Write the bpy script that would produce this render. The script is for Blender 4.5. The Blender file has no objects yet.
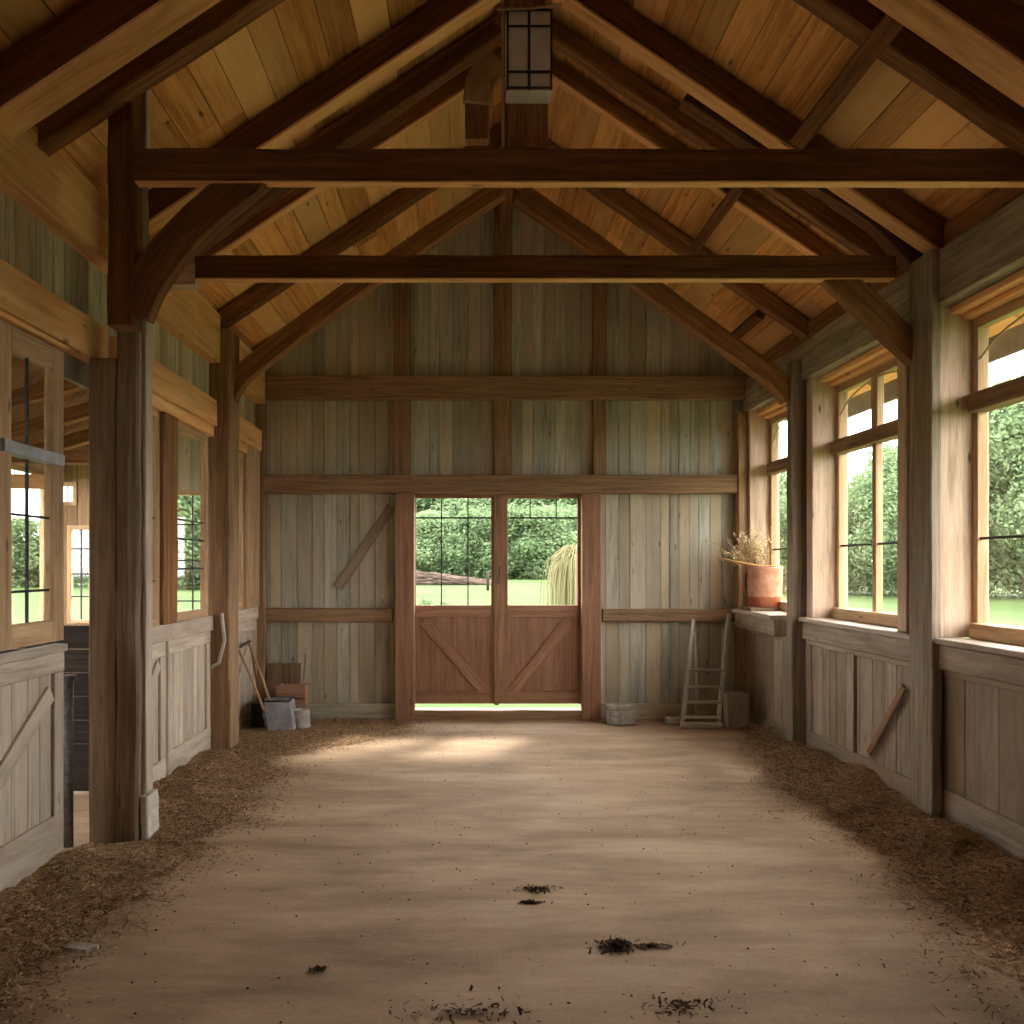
import bpy, math, random
from mathutils import Vector, Matrix, noise
random.seed(7)
R = random.Random(11)
COL = bpy.context.scene.collection
S = 90.0            # back-wall pixels per metre
F = 800.0
YB = F / S
EYE = 152 / S
GA = {}             # shared frames

def W(xp, hp, Y):               # plan units (1/90 m) and depth in metres -> point
    return Vector((xp / S, Y, EYE + hp / S))
def YR(r): return YB / r

def lin(c):
    return tuple(((x / 255) / 12.92 if x / 255 <= .04045 else ((x / 255 + .055) / 1.055) ** 2.4) for x in c) + (1,)

# ------------------------------------------------------------------ materials
def new_mat(name):
    m = bpy.data.materials.new(name); m.use_nodes = True
    nt = m.node_tree; nt.nodes.clear()
    out = nt.nodes.new('ShaderNodeOutputMaterial')
    return m, nt, out
def nd(nt, t, **k):
    n = nt.nodes.new(t)
    for a, b in k.items():
        if a == 'ins':
            for i, v in b.items(): n.inputs[i].default_value = v
        else: setattr(n, a, b)
    return n
def math_n(nt, op, a, b=None, c=None, clamp=False):
    n = nt.nodes.new('ShaderNodeMath'); n.operation = op; n.use_clamp = clamp
    for i, v in enumerate((a, b, c)):
        if v is None: continue
        if isinstance(v, (int, float)): n.inputs[i].default_value = v
        else: nt.links.new(v, n.inputs[i])
    return n.outputs[0]
def mix_c(nt, fac, a, b, blend='MIX'):
    n = nt.nodes.new('ShaderNodeMix'); n.data_type = 'RGBA'; n.blend_type = blend
    for s, v in (('Factor', fac), ('A', a), ('B', b)):
        i = [x for x in n.inputs if x.name == s and (x.type == ('VALUE' if s == 'Factor' else 'RGBA'))][0]
        if isinstance(v, (int, float)): i.default_value = v
        elif isinstance(v, tuple): i.default_value = v
        else: nt.links.new(v, i)
    return [o for o in n.outputs if o.type == 'RGBA'][0]
def ramp(nt, fac, stops):
    n = nt.nodes.new('ShaderNodeValToRGB'); e = n.color_ramp.elements
    while len(e) < len(stops): e.new(.5)
    for i, (p, c) in enumerate(stops):
        e[i].position = p; e[i].color = c if isinstance(c, tuple) else (c, c, c, 1)
    nt.links.new(fac, n.inputs[0]); return n.outputs[0]
def uvmap(nt, name, scale):
    u = nd(nt, 'ShaderNodeUVMap', uv_map=name)
    m = nd(nt, 'ShaderNodeMapping'); m.inputs['Scale'].default_value = scale
    nt.links.new(u.outputs[0], m.inputs[0]); return m.outputs[0]
def noise_n(nt, vec, scale=1, detail=4, rough=.55, dist=0):
    n = nd(nt, 'ShaderNodeTexNoise'); n.inputs['Scale'].default_value = scale
    n.inputs['Detail'].default_value = detail; n.inputs['Roughness'].default_value = rough
    n.inputs['Distortion'].default_value = dist
    if vec is not None: nt.links.new(vec, n.inputs['Vector'])
    return n.outputs[0]

def wood(name, dark, mid, light, alt=None, var=.35, knots=.8, rough=.75, stain=None, stain_amt=0, grain=30, bump=.35):
    m, nt, out = new_mat(name)
    g = noise_n(nt, uvmap(nt, 'UVMap', (1.3, grain, 1)), 1, 6, .62, .7)
    f = noise_n(nt, uvmap(nt, 'UVMap', (7, grain * 5, 1)), 1, 3, .6)
    b = noise_n(nt, uvmap(nt, 'UVMap', (.9, 3.2, 1)), 1, 4, .6, .4)
    gg = math_n(nt, 'ADD', math_n(nt, 'MULTIPLY', g, .72), math_n(nt, 'MULTIPLY', f, .28))
    c = ramp(nt, gg, [(.33, lin(dark)), (.5, lin(mid)), (.67, lin(light))])
    t = nd(nt, 'ShaderNodeUVMap', uv_map='tone')
    sp = nd(nt, 'ShaderNodeSeparateXYZ'); nt.links.new(t.outputs[0], sp.inputs[0])
    if alt:
        fa = ramp(nt, math_n(nt, 'ADD', math_n(nt, 'MULTIPLY', sp.outputs[1], .75), math_n(nt, 'MULTIPLY', b, .5)), [(.45, 0.0), (.95, 1.0)])
        c = mix_c(nt, fa, c, mix_c(nt, .75, c, lin(alt)))
    if stain:
        s2 = noise_n(nt, uvmap(nt, 'UVMap', (1.1, 5, 1)), 1.3, 6, .7, .8)
        fs = ramp(nt, s2, [(.5 - .1 * stain_amt, 0.0), (.62, 1.0)])
        c = mix_c(nt, math_n(nt, 'MULTIPLY', fs, min(1, stain_amt)), c, lin(stain))
    if knots:
        v = nd(nt, 'ShaderNodeTexVoronoi'); v.inputs['Scale'].default_value = 1
        nt.links.new(uvmap(nt, 'UVMap', (2.2, 6.5, 1)), v.inputs['Vector'])
        k = ramp(nt, v.outputs['Distance'], [(.04, 1.0), (.11, 0.0)])
        c = mix_c(nt, math_n(nt, 'MULTIPLY', k, knots), c, lin(tuple(x * .5 for x in dark)))
    val = math_n(nt, 'ADD', math_n(nt, 'MULTIPLY', sp.outputs[0], 2 * var), 1 - var)
    val = math_n(nt, 'MULTIPLY', val, math_n(nt, 'ADD', math_n(nt, 'MULTIPLY', b, .7), .65))
    h = nd(nt, 'ShaderNodeHueSaturation'); nt.links.new(c, h.inputs['Color']); nt.links.new(val, h.inputs['Value'])
    p = nd(nt, 'ShaderNodeBsdfPrincipled'); p.inputs['Roughness'].default_value = rough
    p.inputs['Specular IOR Level'].default_value = .25
    nt.links.new(h.outputs[0], p.inputs['Base Color'])
    bp = nd(nt, 'ShaderNodeBump'); bp.inputs['Strength'].default_value = bump; bp.inputs['Distance'].default_value = .006
    nt.links.new(gg, bp.inputs['Height']); nt.links.new(bp.outputs[0], p.inputs['Normal'])
    nt.links.new(p.outputs[0], out.inputs[0]); return m

def plain(name, c1, c2, scale=8, rough=.6, metal=0, bump=0, detail=5, coord='Object', lo=.35, hi=.65):
    m, nt, out = new_mat(name)
    tc = nd(nt, 'ShaderNodeTexCoord')
    n = noise_n(nt, tc.outputs[coord], scale, detail, .6)
    c = ramp(nt, n, [(lo, lin(c1)), (hi, lin(c2))])
    p = nd(nt, 'ShaderNodeBsdfPrincipled'); p.inputs['Roughness'].default_value = rough
    p.inputs['Metallic'].default_value = metal
    p.inputs['Specular IOR Level'].default_value = .3
    nt.links.new(c, p.inputs['Base Color'])
    if bump:
        bp = nd(nt, 'ShaderNodeBump'); bp.inputs['Strength'].default_value = bump; bp.inputs['Distance'].default_value = .01
        nt.links.new(n, bp.inputs['Height']); nt.links.new(bp.outputs[0], p.inputs['Normal'])
    nt.links.new(p.outputs[0], out.inputs[0]); return m

def toned(name, stops, rough=.85, trans=0):      # colour picked per piece by its tone
    m, nt, out = new_mat(name)
    t = nd(nt, 'ShaderNodeUVMap', uv_map='tone')
    sp = nd(nt, 'ShaderNodeSeparateXYZ'); nt.links.new(t.outputs[0], sp.inputs[0])
    c = ramp(nt, sp.outputs[0], [(p, lin(k)) for p, k in stops])
    p = nd(nt, 'ShaderNodeBsdfPrincipled'); p.inputs['Roughness'].default_value = rough
    p.inputs['Specular IOR Level'].default_value = .2
    nt.links.new(c, p.inputs['Base Color'])
    if trans:
        tr = nd(nt, 'ShaderNodeBsdfTranslucent'); nt.links.new(c, tr.inputs[0])
        mx = nd(nt, 'ShaderNodeMixShader'); mx.inputs[0].default_value = trans
        nt.links.new(p.outputs[0], mx.inputs[1]); nt.links.new(tr.outputs[0], mx.inputs[2])
        nt.links.new(mx.outputs[0], out.inputs[0])
    else: nt.links.new(p.outputs[0], out.inputs[0])
    return m

def glass_mat(name, tint=(1, 1, 1), gloss=.07):
    m, nt, out = new_mat(name)
    t = nd(nt, 'ShaderNodeBsdfTransparent'); t.inputs[0].default_value = tint + (1,)
    g = nd(nt, 'ShaderNodeBsdfGlossy'); g.inputs['Roughness'].default_value = .03
    mx = nd(nt, 'ShaderNodeMixShader'); mx.inputs[0].default_value = gloss
    nt.links.new(t.outputs[0], mx.inputs[1]); nt.links.new(g.outputs[0], mx.inputs[2])
    nt.links.new(mx.outputs[0], out.inputs[0]); return m

M = {}
M['roof']   = wood('roof_boards', (186, 120, 62), (228, 166, 98), (246, 196, 130), alt=(248, 204, 140), var=.26, knots=.85, grain=22)
M['beam']   = wood('dark_timber', (82, 50, 28), (114, 74, 46), (146, 100, 66), var=.14, knots=.5, grain=26)
M['rafter'] = wood('brown_timber', (98, 64, 38), (138, 96, 62), (172, 126, 86), var=.14, knots=.5, grain=26)
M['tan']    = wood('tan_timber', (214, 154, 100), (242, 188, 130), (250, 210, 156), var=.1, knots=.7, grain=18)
M['frame']  = wood('window_timber', (156, 122, 90), (194, 160, 122), (216, 186, 150), var=.12, knots=.7, grain=22)
M['jamb']   = wood('jamb_timber', (168, 140, 116), (204, 176, 150), (222, 198, 174), var=.08, knots=.9, grain=20)
M['black'] = wood('near_black_boards', (24, 18, 14), (40, 30, 24), (60, 46, 36), var=.2, knots=.3)  # darkness of the aisle gap put into the colour; fence post shares it
M['post']   = wood('grey_brown_post', (88, 72, 56), (124, 104, 84), (156, 134, 112), var=.1, knots=.5, grain=30, stain=(150, 128, 106), stain_amt=.3)
M['rpost']  = wood('weathered_post', (110, 98, 82), (146, 132, 112), (174, 158, 138), var=.08, knots=.4, grain=30)
M['brown']  = wood('brown_board', (108, 86, 66), (136, 112, 88), (158, 132, 106), var=.08, knots=.3, grain=24)
M['girt']   = wood('girt_timber', (114, 88, 64), (150, 120, 90), (176, 144, 112), var=.1, knots=.5, grain=24)
M['brownfade'] = wood('faded_brown', (112, 88, 68), (142, 118, 96), (164, 142, 120), var=.05, knots=.3, stain=(160, 150, 130), stain_amt=.6)
M['door']   = wood('door_boards', (128, 92, 70), (156, 118, 92), (176, 138, 112), var=.07, knots=.25, grain=24)
M['grey']   = wood('grey_green_boards', (140, 138, 120), (186, 184, 166), (210, 208, 190), alt=(190, 172, 140), var=.2, knots=.6, grain=20, stain=(186, 180, 160), stain_amt=.3)
M['siding'] = wood('grey_siding', (146, 138, 122), (198, 188, 170), (220, 210, 192), alt=(186, 168, 138), var=.22, knots=.4, grain=20)
M['white']  = wood('whitewashed_boards', (174, 160, 140), (208, 194, 174), (226, 212, 194), alt=(176, 164, 148), var=.09, knots=.45, grain=20, stain=(150, 130, 108), stain_amt=.45)
M['taupe']  = wood('taupe_boards', (138, 122, 104), (172, 156, 136), (194, 178, 160), alt=(158, 138, 114), var=.09, knots=.45, grain=20, stain=(110, 92, 74), stain_amt=.3)
M['rgrey']  = wood('grey_plate_timber', (116, 106, 88), (158, 146, 124), (184, 172, 150), var=.08, knots=.5, grain=26, stain=(90, 76, 58), stain_amt=.4)
M['ladder'] = wood('grey_ladder_wood', (156, 148, 136), (196, 188, 176), (216, 210, 198), var=.1, knots=.2, grain=40)
M['crate']  = wood('pinkish_crate_wood', (150, 112, 92), (180, 140, 118), (200, 164, 142), var=.12, knots=.4, grain=30)
M['bark']   = wood('pale_bark_board', (170, 122, 78), (206, 156, 104), (226, 184, 134), var=.05, knots=.3, grain=30)
M['zinc']   = plain('zinc_grey', (156, 158, 164), (190, 192, 198), 9, .5, .1)
M['dkmetal']= plain('dark_metal', (52, 52, 54), (78, 76, 76), 14, .5, .5)
M['iron']   = plain('iron_grey', (64, 60, 56), (96, 90, 84), 30, .6, .4)
M['plaster']= plain('chalky_white', (186, 178, 166), (216, 210, 200), 14, .9, 0, .5)
M['stone']  = plain('pale_stone', (150, 142, 130), (190, 184, 172), 20, .9, 0, .4)
M['plastic']= plain('cloudy_plastic', (170, 162, 154), (204, 198, 190), 12, .4)
M['panelgrey']= plain('dusty_pane', (224, 222, 212), (238, 236, 228), 6, .35)
M['glass']  = glass_mat('window_glass')
M['chips']  = toned('straw_chips', [(0, (84, 60, 40)), (.35, (138, 106, 74)), (.7, (184, 150, 108)), (1, (220, 192, 148))])
M['clump']  = toned('dark_debris', [(0, (54, 38, 26)), (.6, (96, 70, 48)), (1, (140, 110, 80))])
M['litter'] = plain('litter_ground', (146, 116, 84), (186, 154, 118), 26, .95, 0, .8, 8)
M['leaf']   = toned('tree_leaves', [(0, (86, 108, 72)), (.5, (106, 128, 88)), (1, (126, 146, 104))], .8, .5)  # leaves lightened, distance haze put into their colour
M['leaf2']  = toned('pale_tree_leaves', [(0, (98, 120, 82)), (.5, (118, 138, 98)), (1, (136, 154, 114))], .8, .5)  # paler leaves, haze likewise in the colour
M['core']   = plain('crown_shade', (88, 110, 86), (104, 126, 100), 1.5, .9)
M['bark2']  = plain('tree_bark', (84, 72, 58), (120, 106, 88), 6, .9, 0, .5)
M['willow'] = toned('yellow_strands', [(0, (116, 110, 74)), (.5, (140, 134, 94)), (1, (160, 152, 116))], .8, .3)
M['brush']  = toned('dry_brush', [(0, (76, 62, 54)), (.5, (106, 90, 80)), (1, (130, 114, 104))], .9)
M['dried']  = toned('dried_flowers', [(0, (170, 146, 100)), (.6, (214, 194, 148)), (1, (236, 224, 190))], .9, .2)
M['outer']  = plain('outside_boards', (120, 110, 96), (150, 140, 124), 2, .9)
M['shingle']= plain('roof_shingle', (70, 64, 60), (100, 94, 88), 4, .95)

def terracotta():
    m, nt, out = new_mat('copper_terracotta')
    tc = nd(nt, 'ShaderNodeTexCoord'); sp = nd(nt, 'ShaderNodeSeparateXYZ'); nt.links.new(tc.outputs['Object'], sp.inputs[0])
    n = noise_n(nt, tc.outputs['Object'], 14, 5, .6)
    z = math_n(nt, 'ADD', sp.outputs[2], math_n(nt, 'MULTIPLY', n, .03))
    foot_band = ramp(nt, z, [(.122, 1.0), (.13, 0.0)])  # darker band around the foot of the pot
    c = ramp(nt, n, [(.35, lin((206, 150, 118))), (.65, lin((228, 180, 148)))])
    c = mix_c(nt, foot_band, c, lin((176, 104, 72)))
    p = nd(nt, 'ShaderNodeBsdfPrincipled'); p.inputs['Roughness'].default_value = .5
    nt.links.new(c, p.inputs['Base Color']); nt.links.new(p.outputs[0], out.inputs[0]); return m
M['pot'] = terracotta()

def dirt():
    m, nt, out = new_mat('packed_dirt')
    tc = nd(nt, 'ShaderNodeTexCoord')
    mp = nd(nt, 'ShaderNodeMapping'); mp.inputs['Scale'].default_value = (.7, 2.2, 1); nt.links.new(tc.outputs['Object'], mp.inputs[0])
    a = noise_n(nt, mp.outputs[0], 1.1, 6, .6, .3)
    st = nd(nt, 'ShaderNodeMapping'); st.inputs['Scale'].default_value = (2, 14, 1); nt.links.new(tc.outputs['Object'], st.inputs[0])
    s = noise_n(nt, st.outputs[0], 1.2, 5, .6, .5)
    fine = noise_n(nt, tc.outputs['Object'], 60, 4, .7)
    mixv = math_n(nt, 'ADD', math_n(nt, 'MULTIPLY', a, .62), math_n(nt, 'ADD', math_n(nt, 'MULTIPLY', s, .18), math_n(nt, 'MULTIPLY', fine, .2)))
    c = ramp(nt, mixv, [(.37, lin((146, 122, 96))), (.5, lin((178, 151, 121))), (.63, lin((200, 174, 144)))])
    v = nd(nt, 'ShaderNodeTexVoronoi'); v.inputs['Scale'].default_value = 9; nt.links.new(tc.outputs['Object'], v.inputs['Vector'])
    sp = ramp(nt, v.outputs['Distance'], [(.03, 1.0), (.06, 0.0)])
    msk = ramp(nt, noise_n(nt, tc.outputs['Object'], 1.7, 3), [(.5, 0.0), (.6, 1.0)])
    c = mix_c(nt, math_n(nt, 'MULTIPLY', sp, msk), c, lin((74, 52, 36)))
    p = nd(nt, 'ShaderNodeBsdfPrincipled'); p.inputs['Roughness'].default_value = .8
    p.inputs['Specular IOR Level'].default_value = .3
    nt.links.new(c, p.inputs['Base Color'])
    bp = nd(nt, 'ShaderNodeBump'); bp.inputs['Strength'].default_value = .35; bp.inputs['Distance'].default_value = .01
    nt.links.new(mixv, bp.inputs['Height']); nt.links.new(bp.outputs[0], p.inputs['Normal'])
    nt.links.new(p.outputs[0], out.inputs[0]); return m
M['dirt'] = dirt()

def lawn_mat():
    m, nt, out = new_mat('mown_grass')
    tc = nd(nt, 'ShaderNodeTexCoord')
    a = noise_n(nt, tc.outputs['Object'], .12, 5, .6)
    b = noise_n(nt, tc.outputs['Object'], 3, 6, .75)
    v = math_n(nt, 'ADD', math_n(nt, 'MULTIPLY', a, .6), math_n(nt, 'MULTIPLY', b, .4))
    c = ramp(nt, v, [(.38, lin((56, 74, 38))), (.5, lin((66, 84, 44))), (.62, lin((76, 92, 52)))])
    p = nd(nt, 'ShaderNodeBsdfPrincipled'); p.inputs['Roughness'].default_value = .95
    p.inputs['Specular IOR Level'].default_value = .1
    nt.links.new(c, p.inputs['Base Color']); nt.links.new(p.outputs[0], out.inputs[0]); return m
M['lawn'] = lawn_mat()

# ------------------------------------------------------------------ mesh builder
class MB:
    def __init__(s): s.v = []; s.f = []; s.uv = []; s.t = []; s.sm = []
    def face(s, ids, uvs, tone, smooth=False):
        s.f.append(ids); s.uv.append(uvs); s.t.append(tone); s.sm.append(smooth)
    def path(s, pts, w, h, side=(0, 1, 0), ch=.006, jit=0, tone=None, taper=None, smooth=False):
        """rectangular section swept along points; w across `side`, h across the other axis"""
        pts = [Vector(p) for p in pts]; side = Vector(side)
        tone = tone or (R.random(), R.random()); ou, ov = R.uniform(0, 50), R.uniform(0, 50)
        base = len(s.v); L = 0; us = []
        n = len(pts)
        ch = min(ch, w * .3, h * .3)
        for i, p in enumerate(pts):
            a = pts[max(0, i - 1)]; b = pts[min(n - 1, i + 1)]
            x = (b - a).normalized()
            y = (side - x * side.dot(x)).normalized(); z = x.cross(y)
            if i: L += (p - pts[i - 1]).length
            us.append(L)
            k = taper[i] if taper else 1
            hw, hh = w / 2 * k, h / 2 * k
            q = [(-hw + ch, -hh), (hw - ch, -hh), (hw, -hh + ch), (hw, hh - ch), (hw - ch, hh), (-hw + ch, hh), (-hw, hh - ch), (-hw, -hh + ch)]
            ja, jb = (R.uniform(-jit, jit), R.uniform(-jit, jit)) if jit else (0, 0)
            for (cy, cz) in q:
                s.v.append(p + y * (cy + ja + (R.uniform(-jit, jit) * .5 if jit else 0)) + z * (cz + jb + (R.uniform(-jit, jit) * .5 if jit else 0)))
        per = [0, w, w, w + h, w + h, 2 * w + h, 2 * w + h, 2 * w + 2 * h, 2 * w + 2 * h]
        for i in range(n - 1):
            for k in range(8):
                k2 = (k + 1) % 8
                a, b = base + i * 8 + k, base + i * 8 + k2
                c, d = base + (i + 1) * 8 + k2, base + (i + 1) * 8 + k
                s.face((a, b, c, d), ((us[i] + ou, per[k] + ov), (us[i] + ou, per[k + 1] + ov), (us[i + 1] + ou, per[k + 1] + ov), (us[i + 1] + ou, per[k] + ov)), tone, smooth)
        for e, rev in ((0, True), (n - 1, False)):
            ids = [base + e * 8 + k for k in range(8)]
            uv = [(ou + (k in (2, 3, 4, 5)) * h * .3, ov + (k in (0, 5, 6, 7)) * w) for k in range(8)]
            if rev: ids = ids[::-1]; uv = uv[::-1]
            s.face(tuple(ids), tuple(uv), tone)
    def beam(s, p0, p1, w, h, side=(0, 1, 0), ch=.006, jit=0, seg=1, tone=None):
        p0, p1 = Vector(p0), Vector(p1)
        s.path([p0.lerp(p1, i / seg) for i in range(seg + 1)], w, h, side, ch, jit, tone)
    def box(s, x0, x1, y0, y1, z0, z1, axis='x', ch=.004, jit=0, seg=1, tone=None):
        cx, cy, cz = (x0 + x1) / 2, (y0 + y1) / 2, (z0 + z1) / 2
        dx, dy, dz = abs(x1 - x0), abs(y1 - y0), abs(z1 - z0)
        if axis == 'x': s.beam((min(x0, x1), cy, cz), (max(x0, x1), cy, cz), dy, dz, (0, 1, 0), ch, jit, seg, tone)
        elif axis == 'y': s.beam((cx, min(y0, y1), cz), (cx, max(y0, y1), cz), dx, dz, (1, 0, 0), ch, jit, seg, tone)
        else: s.beam((cx, cy, min(z0, z1)), (cx, cy, max(z0, z1)), dx, dy, (1, 0, 0), ch, jit, seg, tone)
    def prism(s, poly, d, tone=None, along=(0, 0, 1)):
        """polygon (list of points) extruded by vector d; grain runs along `along`"""
        tone = tone or (R.random(), R.random()); ou, ov = R.uniform(0, 50), R.uniform(0, 50)
        poly = [Vector(p) for p in poly]; d = Vector(d); al = Vector(along)
        other = al.cross(d).normalized() if al.cross(d).length > 1e-6 else Vector((1, 0, 0))
        b = len(s.v); n = len(poly); s.v += poly + [p + d for p in poly]
        def uv(i): p = s.v[i]; return (p.dot(al) + ou, p.dot(other) + ov + (p.dot(d.normalized()) if d.length else 0))
        nrm = Vector((0, 0, 0))
        for i in range(n): nrm += poly[i].cross(poly[(i + 1) % n])
        flip = nrm.dot(d) > 0
        fs = [tuple(range(b, b + n)), tuple(range(b + 2 * n - 1, b + n - 1, -1))] + [(b + (i + 1) % n, b + i, b + n + i, b + n + (i + 1) % n) for i in range(n)]
        for f in fs:
            if flip: f = f[::-1]
            s.face(f, tuple(uv(i) for i in f), tone)
    def tube(s, pts, rad, n=8, tone=None, smooth=True, cap=True):
        pts = [Vector(p) for p in pts]
        tone = tone or (R.random(), R.random()); base = len(s.v); L = 0; us = []
        if not isinstance(rad, (list, tuple)): rad = [rad] * len(pts)
        for i, p in enumerate(pts):
            a = pts[max(0, i - 1)]; b = pts[min(len(pts) - 1, i + 1)]
            x = (b - a).normalized(); ref = Vector((0, 0, 1)) if abs(x.z) < .9 else Vector((1, 0, 0))
            y = x.cross(ref).normalized(); z = x.cross(y)
            if i: L += (p - pts[i - 1]).length
            us.append(L)
            for k in range(n):
                t = 2 * math.pi * k / n; s.v.append(p + (y * math.cos(t) + z * math.sin(t)) * rad[i])
        for i in range(len(pts) - 1):
            for k in range(n):
                k2 = (k + 1) % n
                s.face((base + i * n + k, base + i * n + k2, base + (i + 1) * n + k2, base + (i + 1) * n + k),
                       ((us[i], k * .02), (us[i], (k + 1) * .02), (us[i + 1], (k + 1) * .02), (us[i + 1], k * .02)), tone, smooth)
        if cap:
            for e, rev in ((0, True), (len(pts) - 1, False)):
                ids = [base + e * n + k for k in range(n)]
                if rev: ids = ids[::-1]
                s.face(tuple(ids), tuple((0, k * .01) for k in range(n)), tone)
    def lathe(s, prof, c=(0, 0, 0), n=32, tone=None):
        tone = tone or (R.random(), R.random()); c = Vector(c); b = len(s.v)
        for (r, z) in prof:
            for k in range(n):
                t = 2 * math.pi * k / n; s.v.append(c + Vector((r * math.cos(t), r * math.sin(t), z)))
        for i in range(len(prof) - 1):
            for k in range(n):
                k2 = (k + 1) % n
                s.face((b + i * n + k, b + i * n + k2, b + (i + 1) * n + k2, b + (i + 1) * n + k), ((0, 0), (.02, 0), (.02, .1), (0, .1)), tone, True)
    def quad(s, c, u, v, tone=None):
        tone = tone or (R.random(), R.random()); b = len(s.v)
        s.v += [c - u - v, c + u - v, c + u + v, c - u + v]
        s.face((b, b + 1, b + 2, b + 3), ((0, 0), (1, 0), (1, 1), (0, 1)), tone)
    def build(s, name, mat, parent=None, origin=None, label=None, cat=None, group=None, kind=None):
        origin = Vector(origin) if origin is not None else None
        po = Vector(parent['_o']) if parent is not None and '_o' in parent else Vector((0, 0, 0))
        if origin is None:
            if parent is not None: origin = po
            elif s.v:
                zs = min(p.z for p in s.v); mn = [min(p[i] for p in s.v) for i in (0, 1)]; mx = [max(p[i] for p in s.v) for i in (0, 1)]
                origin = Vector(((mn[0] + mx[0]) / 2, (mn[1] + mx[1]) / 2, zs))
        me = bpy.data.meshes.new(name)
        me.from_pydata([tuple(p - origin) for p in s.v], [], s.f)
        u1 = me.uv_layers.new(name='UVMap'); u2 = me.uv_layers.new(name='tone')
        a = []; t = []
        for fu, ft in zip(s.uv, s.t):
            for q in fu: a += [q[0], q[1]]; t += [ft[0], ft[1]]
        u1.data.foreach_set('uv', a); u2.data.foreach_set('uv', t)
        me.polygons.foreach_set('use_smooth', s.sm)
        me.materials.append(mat); me.update()
        o = bpy.data.objects.new(name, me); COL.objects.link(o)
        if parent is not None:
            o.parent = parent; o.location = origin - po
        else: o.location = origin
        o['_o'] = tuple(origin)
        tag(o, label, cat, group, kind)
        return o
def tag(o, label=None, cat=None, group=None, kind=None):
    if label: o['label'] = label
    if cat: o['category'] = cat
    if group: o['group'] = group
    if kind: o['kind'] = kind
def empty(name, loc, label=None, cat=None, group=None, kind=None):
    o = bpy.data.objects.new(name, None); COL.objects.link(o); o.location = loc; o['_o'] = tuple(loc)
    o.empty_display_size = .1
    tag(o, label, cat, group, kind); return o
def one(name, mat, label=None, cat=None, group=None, kind=None, parent=None, **k):
    return lambda mb: mb.build(name, mat, parent, label=label, cat=cat, group=group, kind=kind)

def px(v): return v / S
def zz(h): return EYE + h / S

RX, RIDGE = 35.5, 370.0
XL, XR = -208.0, 277.0
HL, HR = 208.0, 205.0
SL, SR = (RIDGE - HL) / (RX - XL), (RIDGE - HR) / (XR - RX)
def roof_h(x): return RIDGE - (SL * (RX - x) if x < RX else SR * (x - RX))
YF = -3.0           # open front end of the barn
YE = YB

# ------------------------------------------------------------------ floor
def build_floor():
    mb = MB(); n = 60
    x0, x1, y0, y1 = px(-225), px(310), YF, YE + .12
    b = 0; nx, ny = 60, 120
    for j in range(ny + 1):
        for i in range(nx + 1):
            x = x0 + (x1 - x0) * i / nx; y = y0 + (y1 - y0) * j / ny
            mb.v.append(Vector((x, y, .012 * noise.noise(Vector((x * 1.3, y * 1.3, 0))) - .006)))
    for j in range(ny):
        for i in range(nx):
            a = j * (nx + 1) + i
            mb.face((a, a + 1, a + nx + 2, a + nx + 1), ((0, 0),) * 4, (.5, .5), True)
    mb.build('floor', M['dirt'], origin=(0, 0, 0), kind='structure')
build_floor()

# ------------------------------------------------------------------ roof
def build_roof():
    mb = MB()
    for sgn, xe in ((-1, -262.0), (1, 352.0)):
        hE = roof_h(xe)
        top = Vector((px(RX), 0, zz(RIDGE))); bot = Vector((px(xe), 0, zz(hE)))
        d = bot - top; L = d.length; d.normalize()
        nrm = Vector((-d.z, 0, d.x)) * (1 if d.x > 0 else -1)
        if nrm.z < 0: nrm = -nrm
        t = 0
        while t < L:
            w = min(R.uniform(.17, .25), L - t)
            if w < .03: break
            y = YF - .3 - R.uniform(0, 2)
            while y < YE + .45:
                l = R.uniform(1.6, 3.6); y2 = min(y + l, YE + .45)
                ya = max(y, YF - .3)
                if y2 - ya > .02:
                    c = top + d * (t + w / 2) + nrm * .012
                    mb.beam((c.x, ya, c.z), (c.x, y2 - .002, c.z), w - .004, .022, d, ch=.003)
                y = y2
            t += w
    mb.build('ceiling', M['roof'], origin=(px(RX), 3, zz(RIDGE)), kind='structure')
    mb = MB()
    for xe in (-262.0, 352.0):
        a, b = Vector((px(RX), YF - .3, zz(RIDGE) + .045)), Vector((px(xe), YF - .3, zz(roof_h(xe)) + .045))
        e = Vector((0, 0, .05))
        mb.prism([a, b, b + e, a + e], (0, YE + .75 - YF, 0))
    mb.build('ceiling_outer_skin', M['shingle'], origin=(px(RX), 3, zz(RIDGE)), kind='structure').name = 'trim_roof'
build_roof()
mb = MB(); mb.box(px(352), px(355), YF - .3, YE + .45, zz(roof_h(352) - 16), zz(roof_h(352) + 2), 'y', .004, .001, 20); mb.build('trim_fascia', M['outer'], kind='structure')

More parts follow.
